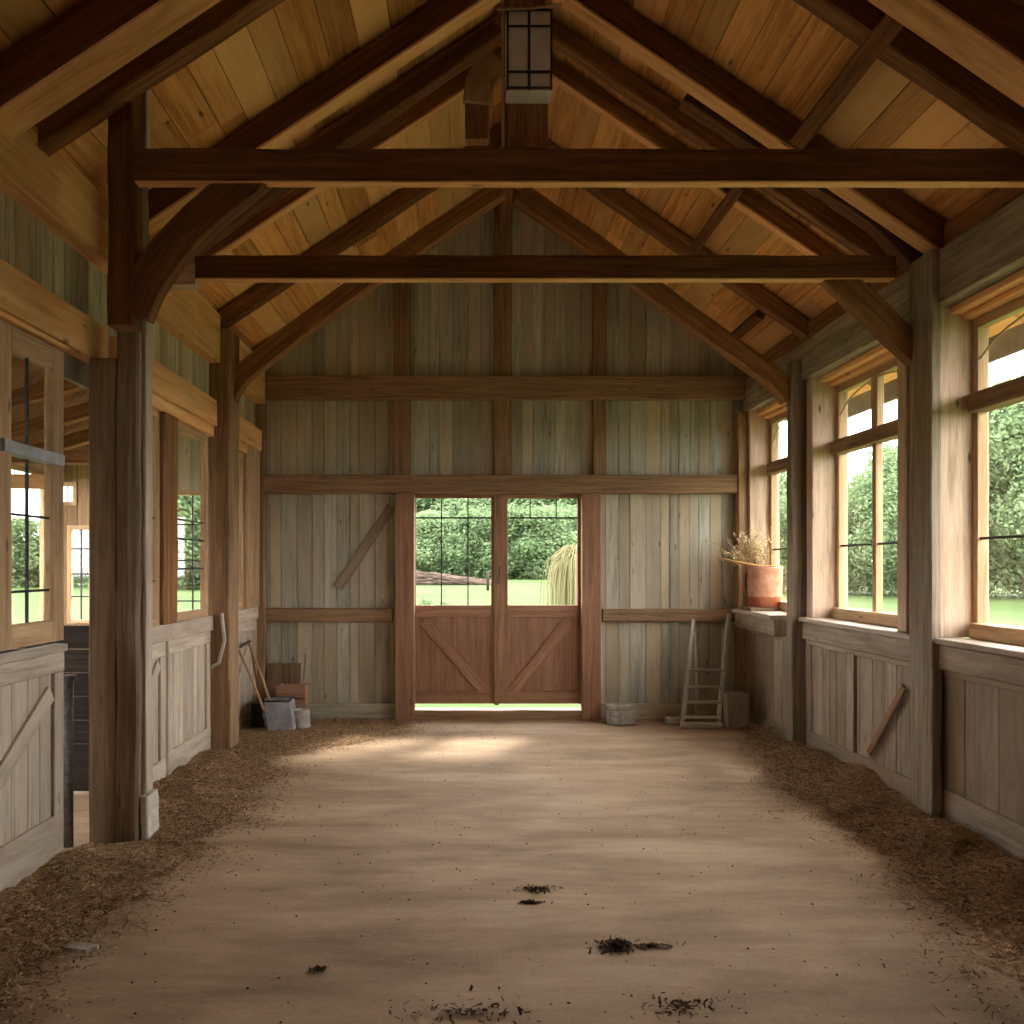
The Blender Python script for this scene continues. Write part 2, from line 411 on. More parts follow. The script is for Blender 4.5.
# ------------------------------------------------------------------ back wall
def gable_top(x): return roof_h(x) + 1
DX0, DX1, DH = -53.0, 113.0, 74.0     # doorway
def build_back():
    mb = MB(); x = XL - 4
    while x < XR + 4:
        w = R.choice([9, 12, 13, 14, 15, 16, 11]); x2 = min(x + w, XR + 4)
        tiers = [(-152, -48), (-48, 80), (80, 177), (177, 400)]
        for (a, b) in tiers:
            if b > 177: b0, b1 = gable_top(x + .3), gable_top(x2 - .3)
            else: b0 = b1 = b
            segs = [(x, x2)]
            if a < DH and x2 > DX0 - 18 and x < DX1 + 18:
                segs = []
                if x < DX0 - 3: segs.append((x, min(x2, DX0 - 3)))
                if x2 > DX1 + 3: segs.append((max(x, DX1 + 3), x2))
            for (q, r) in segs:
                if r - q < 1: continue
                dy = R.uniform(0, .008)
                mb.prism([(px(q) + .003, YE + dy, zz(a)), (px(r) - .003, YE + dy, zz(a)), (px(r) - .003, YE + dy, zz(b1)), (px(q) + .003, YE + dy, zz(b0))], (0, .03, 0))
        x = x2
    mb.build('wall_back', M['grey'], origin=(px(30), YE, 0), kind='structure')
    mb = MB()      # outer skin
    def sk(poly): mb.prism([(px(a), YE + .045, zz(b)) for a, b in poly], (0, .03, 0))
    sk([(XL - 20, -156), (DX0 - 3, -156), (DX0 - 3, DH), (XL - 20, DH)])
    sk([(DX1 + 3, -156), (XR + 27, -156), (XR + 27, DH), (DX1 + 3, DH)])
    sk([(XL - 20, DH), (XR + 27, DH), (XR + 27, roof_h(XR + 27)), (RX, RIDGE), (XL - 20, roof_h(XL - 20))])
    mb.build('wall_back_outside', M['outer'], origin=(px(30), YE, 0), kind='structure').name = 'trim_back'
build_back()

def T(name, x0, x1, y0, y1, h0, h1, axis, mat, label, cat='beam', group=None, jit=.003, seg=6, ch=.008, kind=None, parent=None):
    mb = MB(); mb.box(px(x0), px(x1), y0, y1, zz(h0), zz(h1), axis, ch, jit, seg)
    return mb.build(name, M[mat], parent, label=label if kind is None else None, cat=cat if kind is None else None, group=group, kind=kind)

# girts and studs of the end wall
yf = YE
T('girt', XL + 6, XR - 4, yf - .12, yf - .008, 165, 188, 'x', 'girt', 'long brown horizontal girt high across the end wall, topmost of the two full-width ones', 'beam', seg=12)
T('girt', XL + 6, XR - 4, yf - .12, yf - .008, 72, 90, 'x', 'girt', 'long brown horizontal girt directly above the double doors on the end wall', 'beam', seg=12)
T('girt', XL + 6, -75, yf - .09, yf - .008, -55, -42, 'x', 'girt', 'short brown waist-high rail on the end wall left of the double doors', 'beam')
T('girt', 134, XR - 10, yf - .09, yf - .008, -55, -43, 'x', 'girt', 'short brown waist-high rail on the end wall right of the double doors', 'beam')
for (a, b, nm) in ((-74, -57, 'left'), (26, 44, 'middle'), (124, 138, 'right')):
    T('wall_stud', a, b, yf - .075, yf - .002, 90.4, 164.6, 'z', 'girt', 'brown vertical stud between the two long girts of the end wall, %s one' % nm, 'stud')
    T('wall_stud', a, b, yf - .075, yf - .002, 188.4, roof_h((a + b) / 2) - 12, 'z', 'girt', 'brown vertical stud of the gable above the topmost girt, %s one' % nm, 'stud')
T('door_post', -72, -52.8, yf - .16, yf - .002, -152, 71.6, 'z', 'door', 'thick brown upright post left of the double doors', 'post')
T('door_post', 112.3, 131, yf - .14, yf - .002, -152, 71.6, 'z', 'door', 'thick brown upright post right of the double doors', 'post')
# diagonal brace on the boards left of the door
mb = MB(); mb.beam(W(-76, 60, yf - .015), W(-130, -22, yf - .015), .1, .02, (1, 0, .7), jit=.002, seg=4, ch=.004)
mb.build('diagonal_brace', M['brownfade'], label='faded brown diagonal board nailed to the end wall left of the doors', cat='brace')
for nm, a, b in (('baseboard_back', XL + 6, -73), ('baseboard_corner', 132, XR - 2)):
    T(nm, a, b, yf - .06, yf - .002, -152.5, -137, 'x', 'grey', None, kind='structure')
T('trim_threshold', DX0 - 1, DX1 + .5, yf - .1, yf + .08, -153, -143, 'x', 'girt', None, kind='structure')
T('trim_lintel', DX0 - 1, DX1 + .5, yf - .05, yf + .04, 69, 72, 'x', 'door', None, kind='structure')

# ------------------------------------------------------------------ doors of the end wall
def door_leaf(name, x0, x1, gx0, gx1, flip, mv):
    y0, y1 = yf - .045, yf + .0
    d = empty(name, (px((x0 + x1) / 2), yf, zz(-138)), kind='structure')
    zb, zt = -137, 69
    def part(nm, mat, fn, **k):
        mb = MB(); fn(mb); return mb.build(nm, mat, d)
    part('stile', M['door'], lambda m: m.box(px(x0), px(gx0), y0, y1, zz(zb), zz(zt), 'z', .004, .001, 4))
    part('stile', M['door'], lambda m: m.box(px(gx1), px(x1), y0, y1, zz(zb), zz(zt), 'z', .004, .001, 4))
    part('rail', M['door'], lambda m: m.box(px(gx0), px(gx1), y0, y1, zz(-51), zz(-39), 'x', .004))
    part('rail', M['door'], lambda m: m.box(px(gx0), px(gx1), y0, y1, zz(zb), zz(-125), 'x', .004))
    part('rail', M['door'], lambda m: m.box(px(gx0), px(gx1), y0, y1, zz(67.5), zz(zt), 'x', .003))
    def panel(m):
        n = 6
        for i in range(n):
            a = gx0 + (gx1 - gx0) * i / n; b = gx0 + (gx1 - gx0) * (i + 1) / n
            m.box(px(a), px(b), y0 + .022, y1 - .004, zz(-125), zz(-51), 'z', .003)
    part('panel', M['door'], panel)
    def brace(m):
        a, b = (gx0 + 8, gx1 - 3) if not flip else (gx1 - 8, gx0 + 3)
        m.beam(W(a, -54, y0 + .012), W(b, -136 + 8, y0 + .012), .13, .018, (1, 0, 1) if not flip else (1, 0, -1), .003)
    part('brace', M['door'], brace)
    mb = MB(); mb.box(px(gx0), px(gx1), y0 + .026, y0 + .03, zz(-39), zz(67.5), 'x', .0005)
    mb.build('pane', M['glass'], d)
    hb = 48
    for (a, b, v) in mv:
        mb = MB()
        if v is None: mb.box(px(gx0), px(gx1), y0 + .018, y0 + .036, zz(a - .8), zz(a + .8), 'x', .001)
        else: mb.box(px(v - .6), px(v + .6), y0 + .019, y0 + .035, zz(a), zz(b), 'z', .001)
        mb.build('muntin', M['dkmetal'], d)
    return d
door_leaf('door_1', -52.5, 28, -52, 23, False, [(48, 0, None), (-39, 67, -26.5), (-39, 67, 0)])
door_leaf('door_2', 29, 113, 39.5, 109, True, [(48, 0, None), (48, 67, 62), (48, 67, 88)])
d1 = bpy.data.objects['door_1']
mb = MB(); mb.box(px(26.2), px(30.5), yf - .075, yf - .046, zz(-138), zz(69), 'z', .004, .002, 8)
mb.build('astragal', M['girt'], d1)
mb = MB(); mb.beam(W(30, -18, yf - .085), W(31.5, 0, yf - .085), .02, .012); mb.build('handle', M['iron'], d1)

# ------------------------------------------------------------------ left wall
EL = empty('wall_left', (px(XL), 5, 0), kind='structure')
def vboards(mb, x, y0, y1, h0, h1, w0, w1, th, gap=.003, jx=.004):
    y = y0
    while y < y1 - .01:
        w = min(R.uniform(w0, w1), y1 - y)
        if y1 - (y + w) < .04: w = y1 - y
        j = R.uniform(0, jx) * (1 if th > 0 else -1)
        mb.box(x + j, x + th, y + gap / 2, y + w - gap / 2, zz(h0), zz(h1), 'z', .004)
        y += w
xl, xr = px(XL), px(XR)
LP = {'B': (YR(1.855), YR(1.79)), 'A': (YR(1.225), YR(1.19))}
mb = MB(); vboards(mb, xl - .02, YF, YE, 120, 170, .08, .15, -.03); mb.build('wall_left_siding', M['siding'], origin=(xl, 5, 2.9), kind='structure').name = 'wall_left.001'
# header band, in three lengths between the posts, and plate
def left_run(nm, mat, y0, y1, h0, h1, x_in, x_out, label, cat='beam'):
    mb = MB(); mb.box(px(x_in), px(x_out), y0, y1, zz(h0), zz(h1), 'y', .008, .003, 10)
    return mb.build(nm, M[mat], label=label, cat=cat)
yPB0, yPB1 = YR(1.855), YR(1.72)
yPA0, yPA1 = YR(1.235), YR(1.195)
left_run('header_beam', 'tan', YF, 5.0, 113, 134, -203, -214, 'tan header board over the open gap and nearest glazed door on the left wall')
left_run('header_beam', 'tan', 5.2, yPA0 - .01, 113, 134, -203, -214, 'tan header board over the windows of the middle bay on the left wall')
left_run('header_beam', 'tan', yPA1 + .01, YE - .13, 113, 134, -203, -214, 'tan header board over the farthest window bay on the left wall')
left_run('wall_plate', 'tan', YF, YR(1.72), 169, 204, -200, -216, 'wide tan wall plate under the eave of the left wall, nearest length')
left_run('wall_plate', 'tan', YR(1.72) + .002, yPA0 - .02, 164, 203, -200, -216, 'wide tan wall plate under the eave of the left wall, middle length')
left_run('wall_plate', 'tan', yPA1 + .02, YE - .13, 160, 200, -200, -216, 'wide tan wall plate under the eave of the left wall, farthest length')
mb = MB(); mb.box(px(-216.5), px(-213), YF, YE, zz(100), zz(roof_h(-214) - 1), 'y', .002); mb.build('wall_left_outside', M['outer'], kind='structure').name = 'trim_left'

# posts
def post(nm, x0, x1, y0, y1, h0, h1, mat, label, jit=.006):
    mb = MB(); mb.box(px(x0), px(x1), y0, y1, zz(h0), zz(h1), 'z', .012, jit, 14)
    return mb.build(nm, M[mat], label=label, cat='post')
pb = empty('timber_post', (px(-184), yPB0 + .1, 0), 'rough grey-brown post beside the open gap, smooth brown board on its side', 'post')
mb = MB(); mb.box(px(-190), px(-178), yPB0, yPB0 + .175, 0, zz(218), 'z', .014, .006, 18); mb.build('shaft', M['post'], pb)
mb = MB(); mb.box(px(-205), px(-190.3), yPB0 + .01, yPB0 + .13, 0, zz(112.5), 'z', .006, .002, 8); mb.build('side_board', M['brown'], pb)
mb = MB(); mb.box(px(-177.8), px(-173.5), yPB0 + .02, yPB0 + .2, 0.0, .3, 'z', .01, .004, 4); mb.build('plaster_foot', M['plaster'], pb)['label'] = 'chalky white plaster lump at the foot'
mb = MB(); mb.box(px(-177.9), px(-175.6), yPB0 + .06, yPB0 + .16, .31, zz(140), 'z', .004, .002, 10); mb.build('cover_strip', M['white'], pb)
post('timber_post', -211, -193, yPA0, yPA1 + .06, -152, roof_h(-205) - 18, 'girt', 'brown post of the left wall between the middle and farthest window bays')
post('corner_post', -211, -200.5, YE - .13, YE - .002, -152, 185, 'girt', 'slim brown post in the far left corner of the barn')

# lower panels (half doors) of the left wall
def lower_panel(name, side, y0, y1, mat, h_top, brace=None, base=17, top=10, boards=(.1, .16), stiles=True, base2=True):
    s = -1 if side == 'L' else 1           # outward direction
    x = px(XL) if side == 'L' else px(XR)
    o = empty(name, (x, (y0 + y1) / 2, 0), kind='structure')
    mb = MB(); vboards(mb, x + s * .02, y0 + .005, y1 - .005, -152 + base * .6, h_top - 2, boards[0], boards[1], s * .03); mb.build('panel', M[mat], o)
    mb = MB(); mb.box(x - s * .0, x + s * .045, y0, y1, 0.0, base / S, 'y', .005, .002, 4); mb.build('bottom_rail', M[mat], o)
    mb = MB(); mb.box(x - s * .0, x + s * .045, y0, y1, zz(h_top - top), zz(h_top), 'y', .005, .002, 4); mb.build('top_rail', M[mat], o)
    if stiles:
        for a, b in ((y0, y0 + .1), (y1 - .1, y1)):
            mb = MB(); mb.box(x - s * .0, x + s * .045, a, b, base / S + .001, zz(h_top - top) - .001, 'z', .004, .001, 3); mb.build('stile', M[mat], o)
    if brace:
        (ya, za, yb, zb, w) = brace
        mb = MB(); mb.beam((x + s * .012, ya, za), (x + s * .012, yb, zb), w, .02, (0, 1, 0) if abs(yb - ya) < abs(zb - za) else (0, 0, 1), .003); mb.build('brace', M[mat], o)
    return o
lower_panel('door_3', 'L', 3.2, 4.575, 'white', -44, (4.45, .98, 3.35, .2, .1), base=26)
lower_panel('door_4', 'L', YF, 3.19, 'white', -44, None, base=26, boards=(.12, .2))
lower_panel('door_5', 'L', yPB0 + .22, 6.12, 'white', -52, (6.0, .95, 5.2, .2, .09), base=20)
lower_panel('door_6', 'L', 6.17, yPA0 - .01, 'white', -52, None, base=22)
lower_panel('door_7', 'L', yPA1 + .08, YE - .135, 'white', -52, (8.5, .9, 7.7, .2, .07), base=14, boards=(.06, .1))
# sill rails
for y0, y1, a, b in ((YF, 4.575, -54, -38), (yPB0 + .22, yPA0 - .01, -52, -42), (yPA1 + .08, YE - .135, -52, -42)):
    mb = MB(); mb.box(xl + .02, xl - .06, y0, y1, zz(-43.8 if y0 < 4 and y0 < 0 else -51.8), zz(-40), 'y', .006, .003, 8)
    mb.build('trim_sill', M['white'], kind='structure')

# glazed windows of the left wall
def side_window(name, side, y0, y1, h0, h1, x_in, depth, mat, fr=.05, mull=(), trans=(), bars=(), vb=(), arch=False, mat2=None):
    """y0..y1 outer frame, x_in inner plane (m); depth outward"""
    s = -1 if side == 'L' else 1
    o = empty(name, (x_in, (y0 + y1) / 2, zz(h0)), kind='structure')
    xa, xb = x_in, x_in + s * depth
    z0, z1 = zz(h0), zz(h1)
    mb = MB()
    mb.box(xa, xb, y0, y0 + fr, z0, z1, 'z', .004, .001, 4); mb.box(xa, xb, y1 - fr, y1, z0, z1, 'z', .004, .001, 4)
    mb.box(xa, xb, y0 + fr, y1 - fr, z0, z0 + fr, 'y', .004); mb.box(xa, xb, y0 + fr, y1 - fr, z1 - fr, z1, 'y', .004)
    mb.build('frame', M[mat], o)
    for (m0, m1, ha, hb) in mull:
        mb = MB(); mb.box(xa, xb - s * .005, m0, m1, zz(ha), zz(hb), 'z', .004, .001, 4); mb.build('mullion', M[mat], o)
    for (ha, hb) in trans:
        mb = MB(); mb.box(xa - s * .02, xb, y0 + fr * .2, y1 - fr * .2, zz(ha), zz(hb), 'y', .006, .002, 5); mb.build('transom', M[mat2 or mat], o)
    xm = xa + s * depth * .55
    for h in bars:
        mb = MB(); mb.box(xm - .008, xm + .008, y0 + fr, y1 - fr, zz(h) - .007, zz(h) + .007, 'y', .002); mb.build('muntin', M['dkmetal'], o)
    for (y, ha, hb) in vb:
        mb = MB(); mb.box(xm - .008, xm + .008, y - .007, y + .007, zz(ha), zz(hb), 'z', .002); mb.build('muntin', M['dkmetal'], o)
    mb = MB(); mb.box(xm - .002, xm + .002, y0 + fr, y1 - fr, z0 + fr, z1 - fr, 'y', .0005); mb.build('pane', M['glass'], o)
    return o
side_window('window_1', 'L', 3.935, 4.575, -38, 110, xl, .05, 'frame', .12, trans=[(51, 57)], bars=[-12, 24], vb=[(4.24, -30, 100)], mat2='zinc')
side_window('window_2', 'L', 3.0, 3.91, -38, 110, xl, .05, 'frame', .1)
side_window('window_3', 'L', yPB0 + .22, 6.0, -40, 104, xl, .05, 'frame', .045, bars=[-10, 32], vb=[(5.62, -35, 60)])
side_window('window_4', 'L', 6.29, 7.12, -40, 104, xl, .05, 'frame', .07, bars=[-2, 20, 34], vb=[])
side_window('window_5', 'L', yPA1 + .08, 8.24, -40, 104, xl, .05, 'frame', .06, bars=[5])
T('window_post', -212, -205, 6.005, 6.285, -39.8, 112, 'z', 'rafter', 'broad brown upright between the two windows of the left middle bay', 'post')
T('window_post', -212, -205, 8.245, YE - .135, -39.8, 112, 'z', 'frame', 'broad tan upright between the farthest left window and the corner', 'post')
for y0, y1 in ((yPB0 + .22, yPA0 - .01), (yPA1 + .08, YE - .135), (YF, 4.575)):
    mb = MB(); mb.box(px(-211), px(-205), y0, y1, zz(104.3) if y0 > 0 else zz(110.3), zz(112.6), 'y', .004, .002, 6); mb.build('trim_head', M['tan'], kind='structure')
mb = MB(); vboards(mb, xl - .02, YF, 2.99, -38, 110, .12, .2, -.03); mb.build('wall_left.002', M['siding'], origin=(xl, 0, 1), kind='structure')

# ------------------------------------------------------------------ side aisle beyond the left wall
AX = -4.62
mb = MB()
mb.prism([(AX - .1, YF, -.02), (px(-225), YF, -.02), (px(-225), YE + .1, -.02), (AX - .1, YE + .1, -.02)], (0, 0, -.05)); mb.build('floor_aisle', M['dirt'], origin=(-3.6, 3, 0), kind='structure')
def wall_y(mb, x0, x1, holes, y, z0, z1, th=.03):
    """vertical boards facing -y with rectangular holes (xa, xb, za, zb)"""
    x = x0
    while x < x1 - .01:
        w = min(R.uniform(.13, .19), x1 - x); cuts = [(z0, z1)]
        for e in [q for h_ in holes for q in h_[:2]]:
            if x + .001 < e < x + w: w = e - x
        for (a, b, c, d) in holes:
            if x + w > a + .001 and x < b - .001:
                n = []
                for (p, q) in cuts:
                    if c > p: n.append((p, min(q, c)))
                    if d < q: n.append((max(p, d), q))
                cuts = n
        for (p, q) in cuts: mb.box(x + .001, x + w - .001, y, y + th, p, q, 'z', .003)
        x += w
def wall_x(mb, y0, y1, holes, x, z0, z1, th=-.03):
    y = y0
    while y < y1 - .01:
        w = min(R.uniform(.13, .19), y1 - y); cuts = [(z0, z1)]
        for e in [q for h_ in holes for q in h_[:2]]:
            if y + .001 < e < y + w: w = e - y
        for (a, b, c, d) in holes:
            if y + w > a + .001 and y < b - .001:
                n = []
                for (p, q) in cuts:
                    if c > p: n.append((p, min(q, c)))
                    if d < q: n.append((max(p, d), q))
                cuts = n
        for (p, q) in cuts: mb.box(x, x + th, y + .001, y + w - .001, p, q, 'z', .003)
        y += w
eh = [(-3.72, -2.42, .85, 2.52), (-4.45, -4.16, 1.05, 2.14), (-4.56, -4.34, 2.36, 2.62)]
mb = MB(); wall_y(mb, -4.0, px(-214), eh, YE, 0, 3.4); mb.build('wall_aisle_end', M['grey'], kind='structure')
mb = MB(); wall_y(mb, AX, -4.0, eh, YE, 0, 3.4); mb.build('wall_aisle_corner', M['girt'], kind='structure')
oh = [(7.2, 8.75, .8, 2.72), (4.6, 5.6, .8, 2.6), (1.2, 2.4, .8, 2.6)]
mb = MB(); wall_x(mb, YF, YE, oh, AX, 0, 3.2); mb.build('wall_aisle_side', M['siding'], kind='structure')
mb = MB(); a, b = Vector((AX - .35, YF, 2.85)), Vector((px(-217), YF, 3.62)); mb.prism([a, b, b + Vector((0, 0, .06)), a + Vector((0, 0, .06))], (0, YE + .3 - YF, 0), along=(0, 1, 0)); mb.build('ceiling_aisle', M['rafter'], kind='structure')
def end_window(name, x0, x1, z0, z1, vb, hb, mat='frame'):
    o = empty(name, ((x0 + x1) / 2, YE, z0), kind='structure'); f = .045
    mb = MB()
    mb.box(x0, x0 + f, YE - .02, YE + .04, z0, z1, 'z'); mb.box(x1 - f, x1, YE - .02, YE + .04, z0, z1, 'z')
    mb.box(x0 + f, x1 - f, YE - .02, YE + .04, z0, z0 + f, 'x'); mb.box(x0 + f, x1 - f, YE - .02, YE + .04, z1 - f, z1, 'x')
    mb.build('frame', M[mat], o)
    for x in vb: mb = MB(); mb.box(x - .008, x + .008, YE, YE + .016, z0 + f, z1 - f, 'z', .002); mb.build('muntin', M['dkmetal'], o)
    for z in hb: mb = MB(); mb.box(x0 + f, x1 - f, YE, YE + .016, z - .008, z + .008, 'x', .002); mb.build('muntin', M['dkmetal'], o)
    mb = MB(); mb.box(x0 + f, x1 - f, YE + .006, YE + .01, z0 + f, z1 - f, 'x', .0005); mb.build('pane', M['glass'], o)
end_window('window_6', -3.72, -2.42, .85, 2.52, [-3.4, -3.06, -2.74], [1.3, 1.75, 2.15])
end_window('window_7', -4.45, -4.16, 1.05, 2.14, [-4.3], [1.35, 1.6, 1.88])
end_window('window_8', -4.56, -4.34, 2.36, 2.62, [-4.45], [])
side_window('window_9', 'L', 7.2, 8.75, (.8 - EYE) * S, (2.72 - EYE) * S, AX + .01, .05, 'frame', .05)
side_window('window_fill_10', 'L', 4.6, 5.6, (.8 - EYE) * S, (2.6 - EYE) * S, AX + .01, .05, 'frame', .05, bars=[-20, 20], vb=[(5.1, -75, 80)])  # unseen aisle window, added to let light in
side_window('window_fill_11', 'L', 1.2, 2.4, (.8 - EYE) * S, (2.6 - EYE) * S, AX + .01, .05, 'frame', .05, bars=[-20, 20], vb=[(1.8, -75, 80)])  # second unseen window added for light in the aisle
for i, y in enumerate((5.2, 5.9, 6.6, 7.4, 8.2)):
    mb = MB(); mb.beam((AX, y, 2.8), (px(-218), y, 3.45), .1, .13, jit=.004, seg=5)
    mb.build('aisle_rafter', M['rafter'], label='brown rafter under the side aisle roof, seen through the gap', cat='rafter', group='rafters of the side aisle')
for i, (z, y) in enumerate(((2.42, 6.9), (2.72, 7.6))):
    mb = MB(); mb.beam((AX, y, z), (-3.55, y, z), .12, .12, jit=.006, seg=5)
    mb.build('aisle_crossbeam', M['tan' if i == 0 else 'rafter'], label=['tan crossbeam in the side aisle, seen through the gap', 'brown crossbeam in the side aisle, above and behind the tan one'][i], cat='beam')
mb = MB(); mb.tube([(-2.41, 4.82, 0), (-2.41, 4.82, 1.0)], .03, 12); mb.lathe([(0, 1.0), (.045, 1.0), (.045, 1.03), (0, 1.03)], (-2.41, 4.82, 0), 12)
mb.build('pipe_post', M['iron'], label='short grey round post with a flat cap standing in the open gap', cat='post')

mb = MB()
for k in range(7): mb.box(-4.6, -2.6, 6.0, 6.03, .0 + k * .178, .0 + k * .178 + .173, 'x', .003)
mb.build('shade_partition', M['black'], label='dark boarded partition added in the side aisle to darken the open gap', cat='partition')  # added boards, near black to give the gap its darkness
# ------------------------------------------------------------------ right wall
XW = 297
yRA0, yRA1 = YR(1.217), YR(1.175)
yRB0, yRB1 = YR(1.67), YR(1.63)
T('wall_plate', XR - 3, XR + 28, YF, YE - .002, 152, 184, 'y', 'rgrey', 'long weathered grey wall plate running above the windows of the right wall', 'beam', jit=.004, seg=26)
T('eave_board', XR + 1, XR + 5, YF, YE - .002, 184.5, roof_h(XR + 5) - 2, 'y', 'rafter', 'brown board filling the gap between the right wall plate and the roof', 'board', jit=.001, seg=10, ch=.002)
T('timber_post', 266, 280.5, yRA0, yRA0 + .12, -152, 168, 'z', 'rpost', 'grey-brown post between the middle and farthest windows of the right wall', 'post', jit=.005, seg=16)
T('timber_post', 269.5, 275.8, 5.17, 5.43, -152, 184, 'z', 'rpost', 'grey-brown post between the nearest and middle windows of the right wall', 'post', jit=.005, seg=16)
T('corner_post', 266, 278, YE - .14, YE - .002, -152, 152, 'z', 'girt', 'slim brown post in the far right corner of the barn', 'post')
# panels below the sill
lower_panel('wall_right', 'R', yRA1 + .05, YE - .15, 'taupe', -58, None, base=10, top=8, boards=(.2, .34))
lower_panel('wall_right.001', 'R', 5.44, 6.38, 'taupe', -58, None, base=18, top=6, boards=(.14, .2), stiles=False)
lower_panel('door_8', 'R', 5.55, 6.3, 'taupe', -58, None, base=1)
bpy.data.objects.remove(bpy.data.objects['door_8']) if False else None
lower_panel('wall_right.002', 'R', 6.39, yRA0 - .01, 'taupe', -58, None, base=18, top=6, boards=(.13, .17))
lower_panel('wall_right.003', 'R', YF, 5.4, 'taupe', -58, None, base=22, top=6, boards=(.26, .36), stiles=False)
for o in list(bpy.data.objects):
    if o.name.startswith('door_8') or (o.parent and o.parent.name.startswith('door_8')):
        o['_del'] = 1
for o in [o for o in bpy.data.objects if '_del' in o]: bpy.data.objects.remove(o)
mb = MB(); mb.beam((px(XR) - .012, 5.62, .84), (px(XR) - .012, 6.12, .26), .055, .02, (0, 1, 0), .003, .001, 3)
mb.build('diagonal_brace', M['girt'], label='brown diagonal batten on the lower boards of the right wall middle bay', cat='brace')
# apron + sill board
for y0, y1, xi in ((YF, 5.165, XR - 3), (5.44, yRA0 - .01, XR - 3), (yRA1 + .05, YE - .15, 262)):
    mb = MB(); mb.box(px(xi), px(XR + 4), y0, y1, zz(-60), zz(-45.6), 'y', .01, .004, 14)
    mb.build('trim_apron', M['taupe'], kind='structure')
    mb = MB(); mb.box(px(xi - 3), px(XR + 27), y0, y1, zz(-45.4), zz(-42), 'y', .006, .003, 14)
    mb.build('trim_sill', M['white'], kind='structure')
# outer skin low
mb = MB(); mb.box(px(XR + 24), px(XR + 27.5), YF, YE, -.05, zz(-45.6), 'y', .002); mb.build('trim_right', M['outer'], kind='structure')
# window bays
def right_window(name, y0, y1, mull_y, up_y):
    # deep jamb boards and soffit (parts of the window)
    o = empty(name, (px(XW), (y0 + y1) / 2, zz(-42)), kind='structure')
    for nm, a, b in (('jamb', y0 - .12, y0), ('jamb', y1, y1 + .12)):
        mb = MB(); mb.box(px(XR - 1), px(XW + 8), a, b, zz(-41.8), zz(151.8), 'z', .006, .002, 6); mb.build(nm, M['jamb'], o)
    mb = MB(); mb.box(px(XR + 6), px(XW + 4), y0, y1, zz(147.5), zz(151.8), 'y', .004); mb.box(px(XR + 12), px(XW + 4), y0, y1, zz(144), zz(147.3), 'y', .004); mb.build('soffit', M['tan'], o)
    f = 5.0
    xa, xb = px(XW - 2), px(XW + 4)
    def bx(nm, mat, *a, **k):
        mb = MB(); mb.box(*a, **k); return mb.build(nm, M[mat], o)
    mb = MB()
    for a, b in ((y0, y0 + .055), (y1 - .055, y1)): mb.box(xa, xb, a, b, zz(-41.8), zz(144), 'z', .004, .001, 4)
    mb.box(xa, xb, y0 + .055, y1 - .055, zz(138), zz(144), 'y', .004)
    mb.build('frame', M['frame'], o)
    bx('bottom_rail', 'frame', px(XW - 7), xb, y0 + .055, y1 - .055, zz(-41.8), zz(-33), 'y', .006, .002, 6)
    bx('transom', 'girt', px(XW - 6), xb, y0 + .03, y1 - .03, zz(89), zz(100), 'y', .006, .003, 6)
    bx('mullion', 'frame', xa, xb - .01, mull_y - .03, mull_y + .03, zz(-33), zz(89), 'z', .004, .001, 4)
    for y, w in up_y: bx('mullion', 'frame', xa, xb - .01, y - w, y + w, zz(100), zz(138), 'z', .004)
    bx('muntin', 'dkmetal', px(XW) - .006, px(XW) + .01, y0 + .05, y1 - .05, zz(15.2), zz(16.8), 'y', .002)
    bx('pane', 'glass', px(XW + 1) - .002, px(XW + 1) + .002, y0 + .05, y1 - .05, zz(-33), zz(89), 'y', .0005)
    bx('pane', 'glass', px(XW + 1) - .002, px(XW + 1) + .002, y0 + .05, y1 - .05, zz(100), zz(138), 'y', .0005)
    # curved glazing bar in the top light
    pts = []
    for i in range(13):
        t = i / 12; y = y1 - .055 - t * (y1 - y0 - .11)
        pts.append((px(XW - .5), y, zz(120 + 17 * math.sin(math.pi * t) ** .6)))
    mb = MB(); mb.path(pts, .012, .012, (1, 0, 0), .003); mb.build('arched_bar', M['frame'], o)
right_window('window_12', 7.58, 8.7, 8.16, [(8.16, .03)])
right_window('window_13', 5.72, 7.13, 6.46, [(6.46, .05), (6.1, .012)])
right_window('window_14', 3.5, 5.2, 4.25, [(4.25, .03)])
mb = MB(); wall_y(mb, px(-225), px(XR + 26), [], YF - .035, 0, zz(172)); mb.prism([W(-225, 172, YF - .03), W(XR + 26, 172, YF - .03), W(RX, RIDGE, YF - .03)], (0, .03, 0)); mb.build('wall_front', M['siding'], kind='structure')
# masonry-like filler between windows (wall body)
mb = MB()
for a, b in ((8.82, YE), (7.25, 7.46), (5.33, 5.59), (YF, 3.37),):
    if b > a: mb.box(px(XR + 6), px(XR + 27), a, b, zz(-42), zz(152), 'z', .003)
mb.build('wall_right.004', M['frame'], kind='structure')

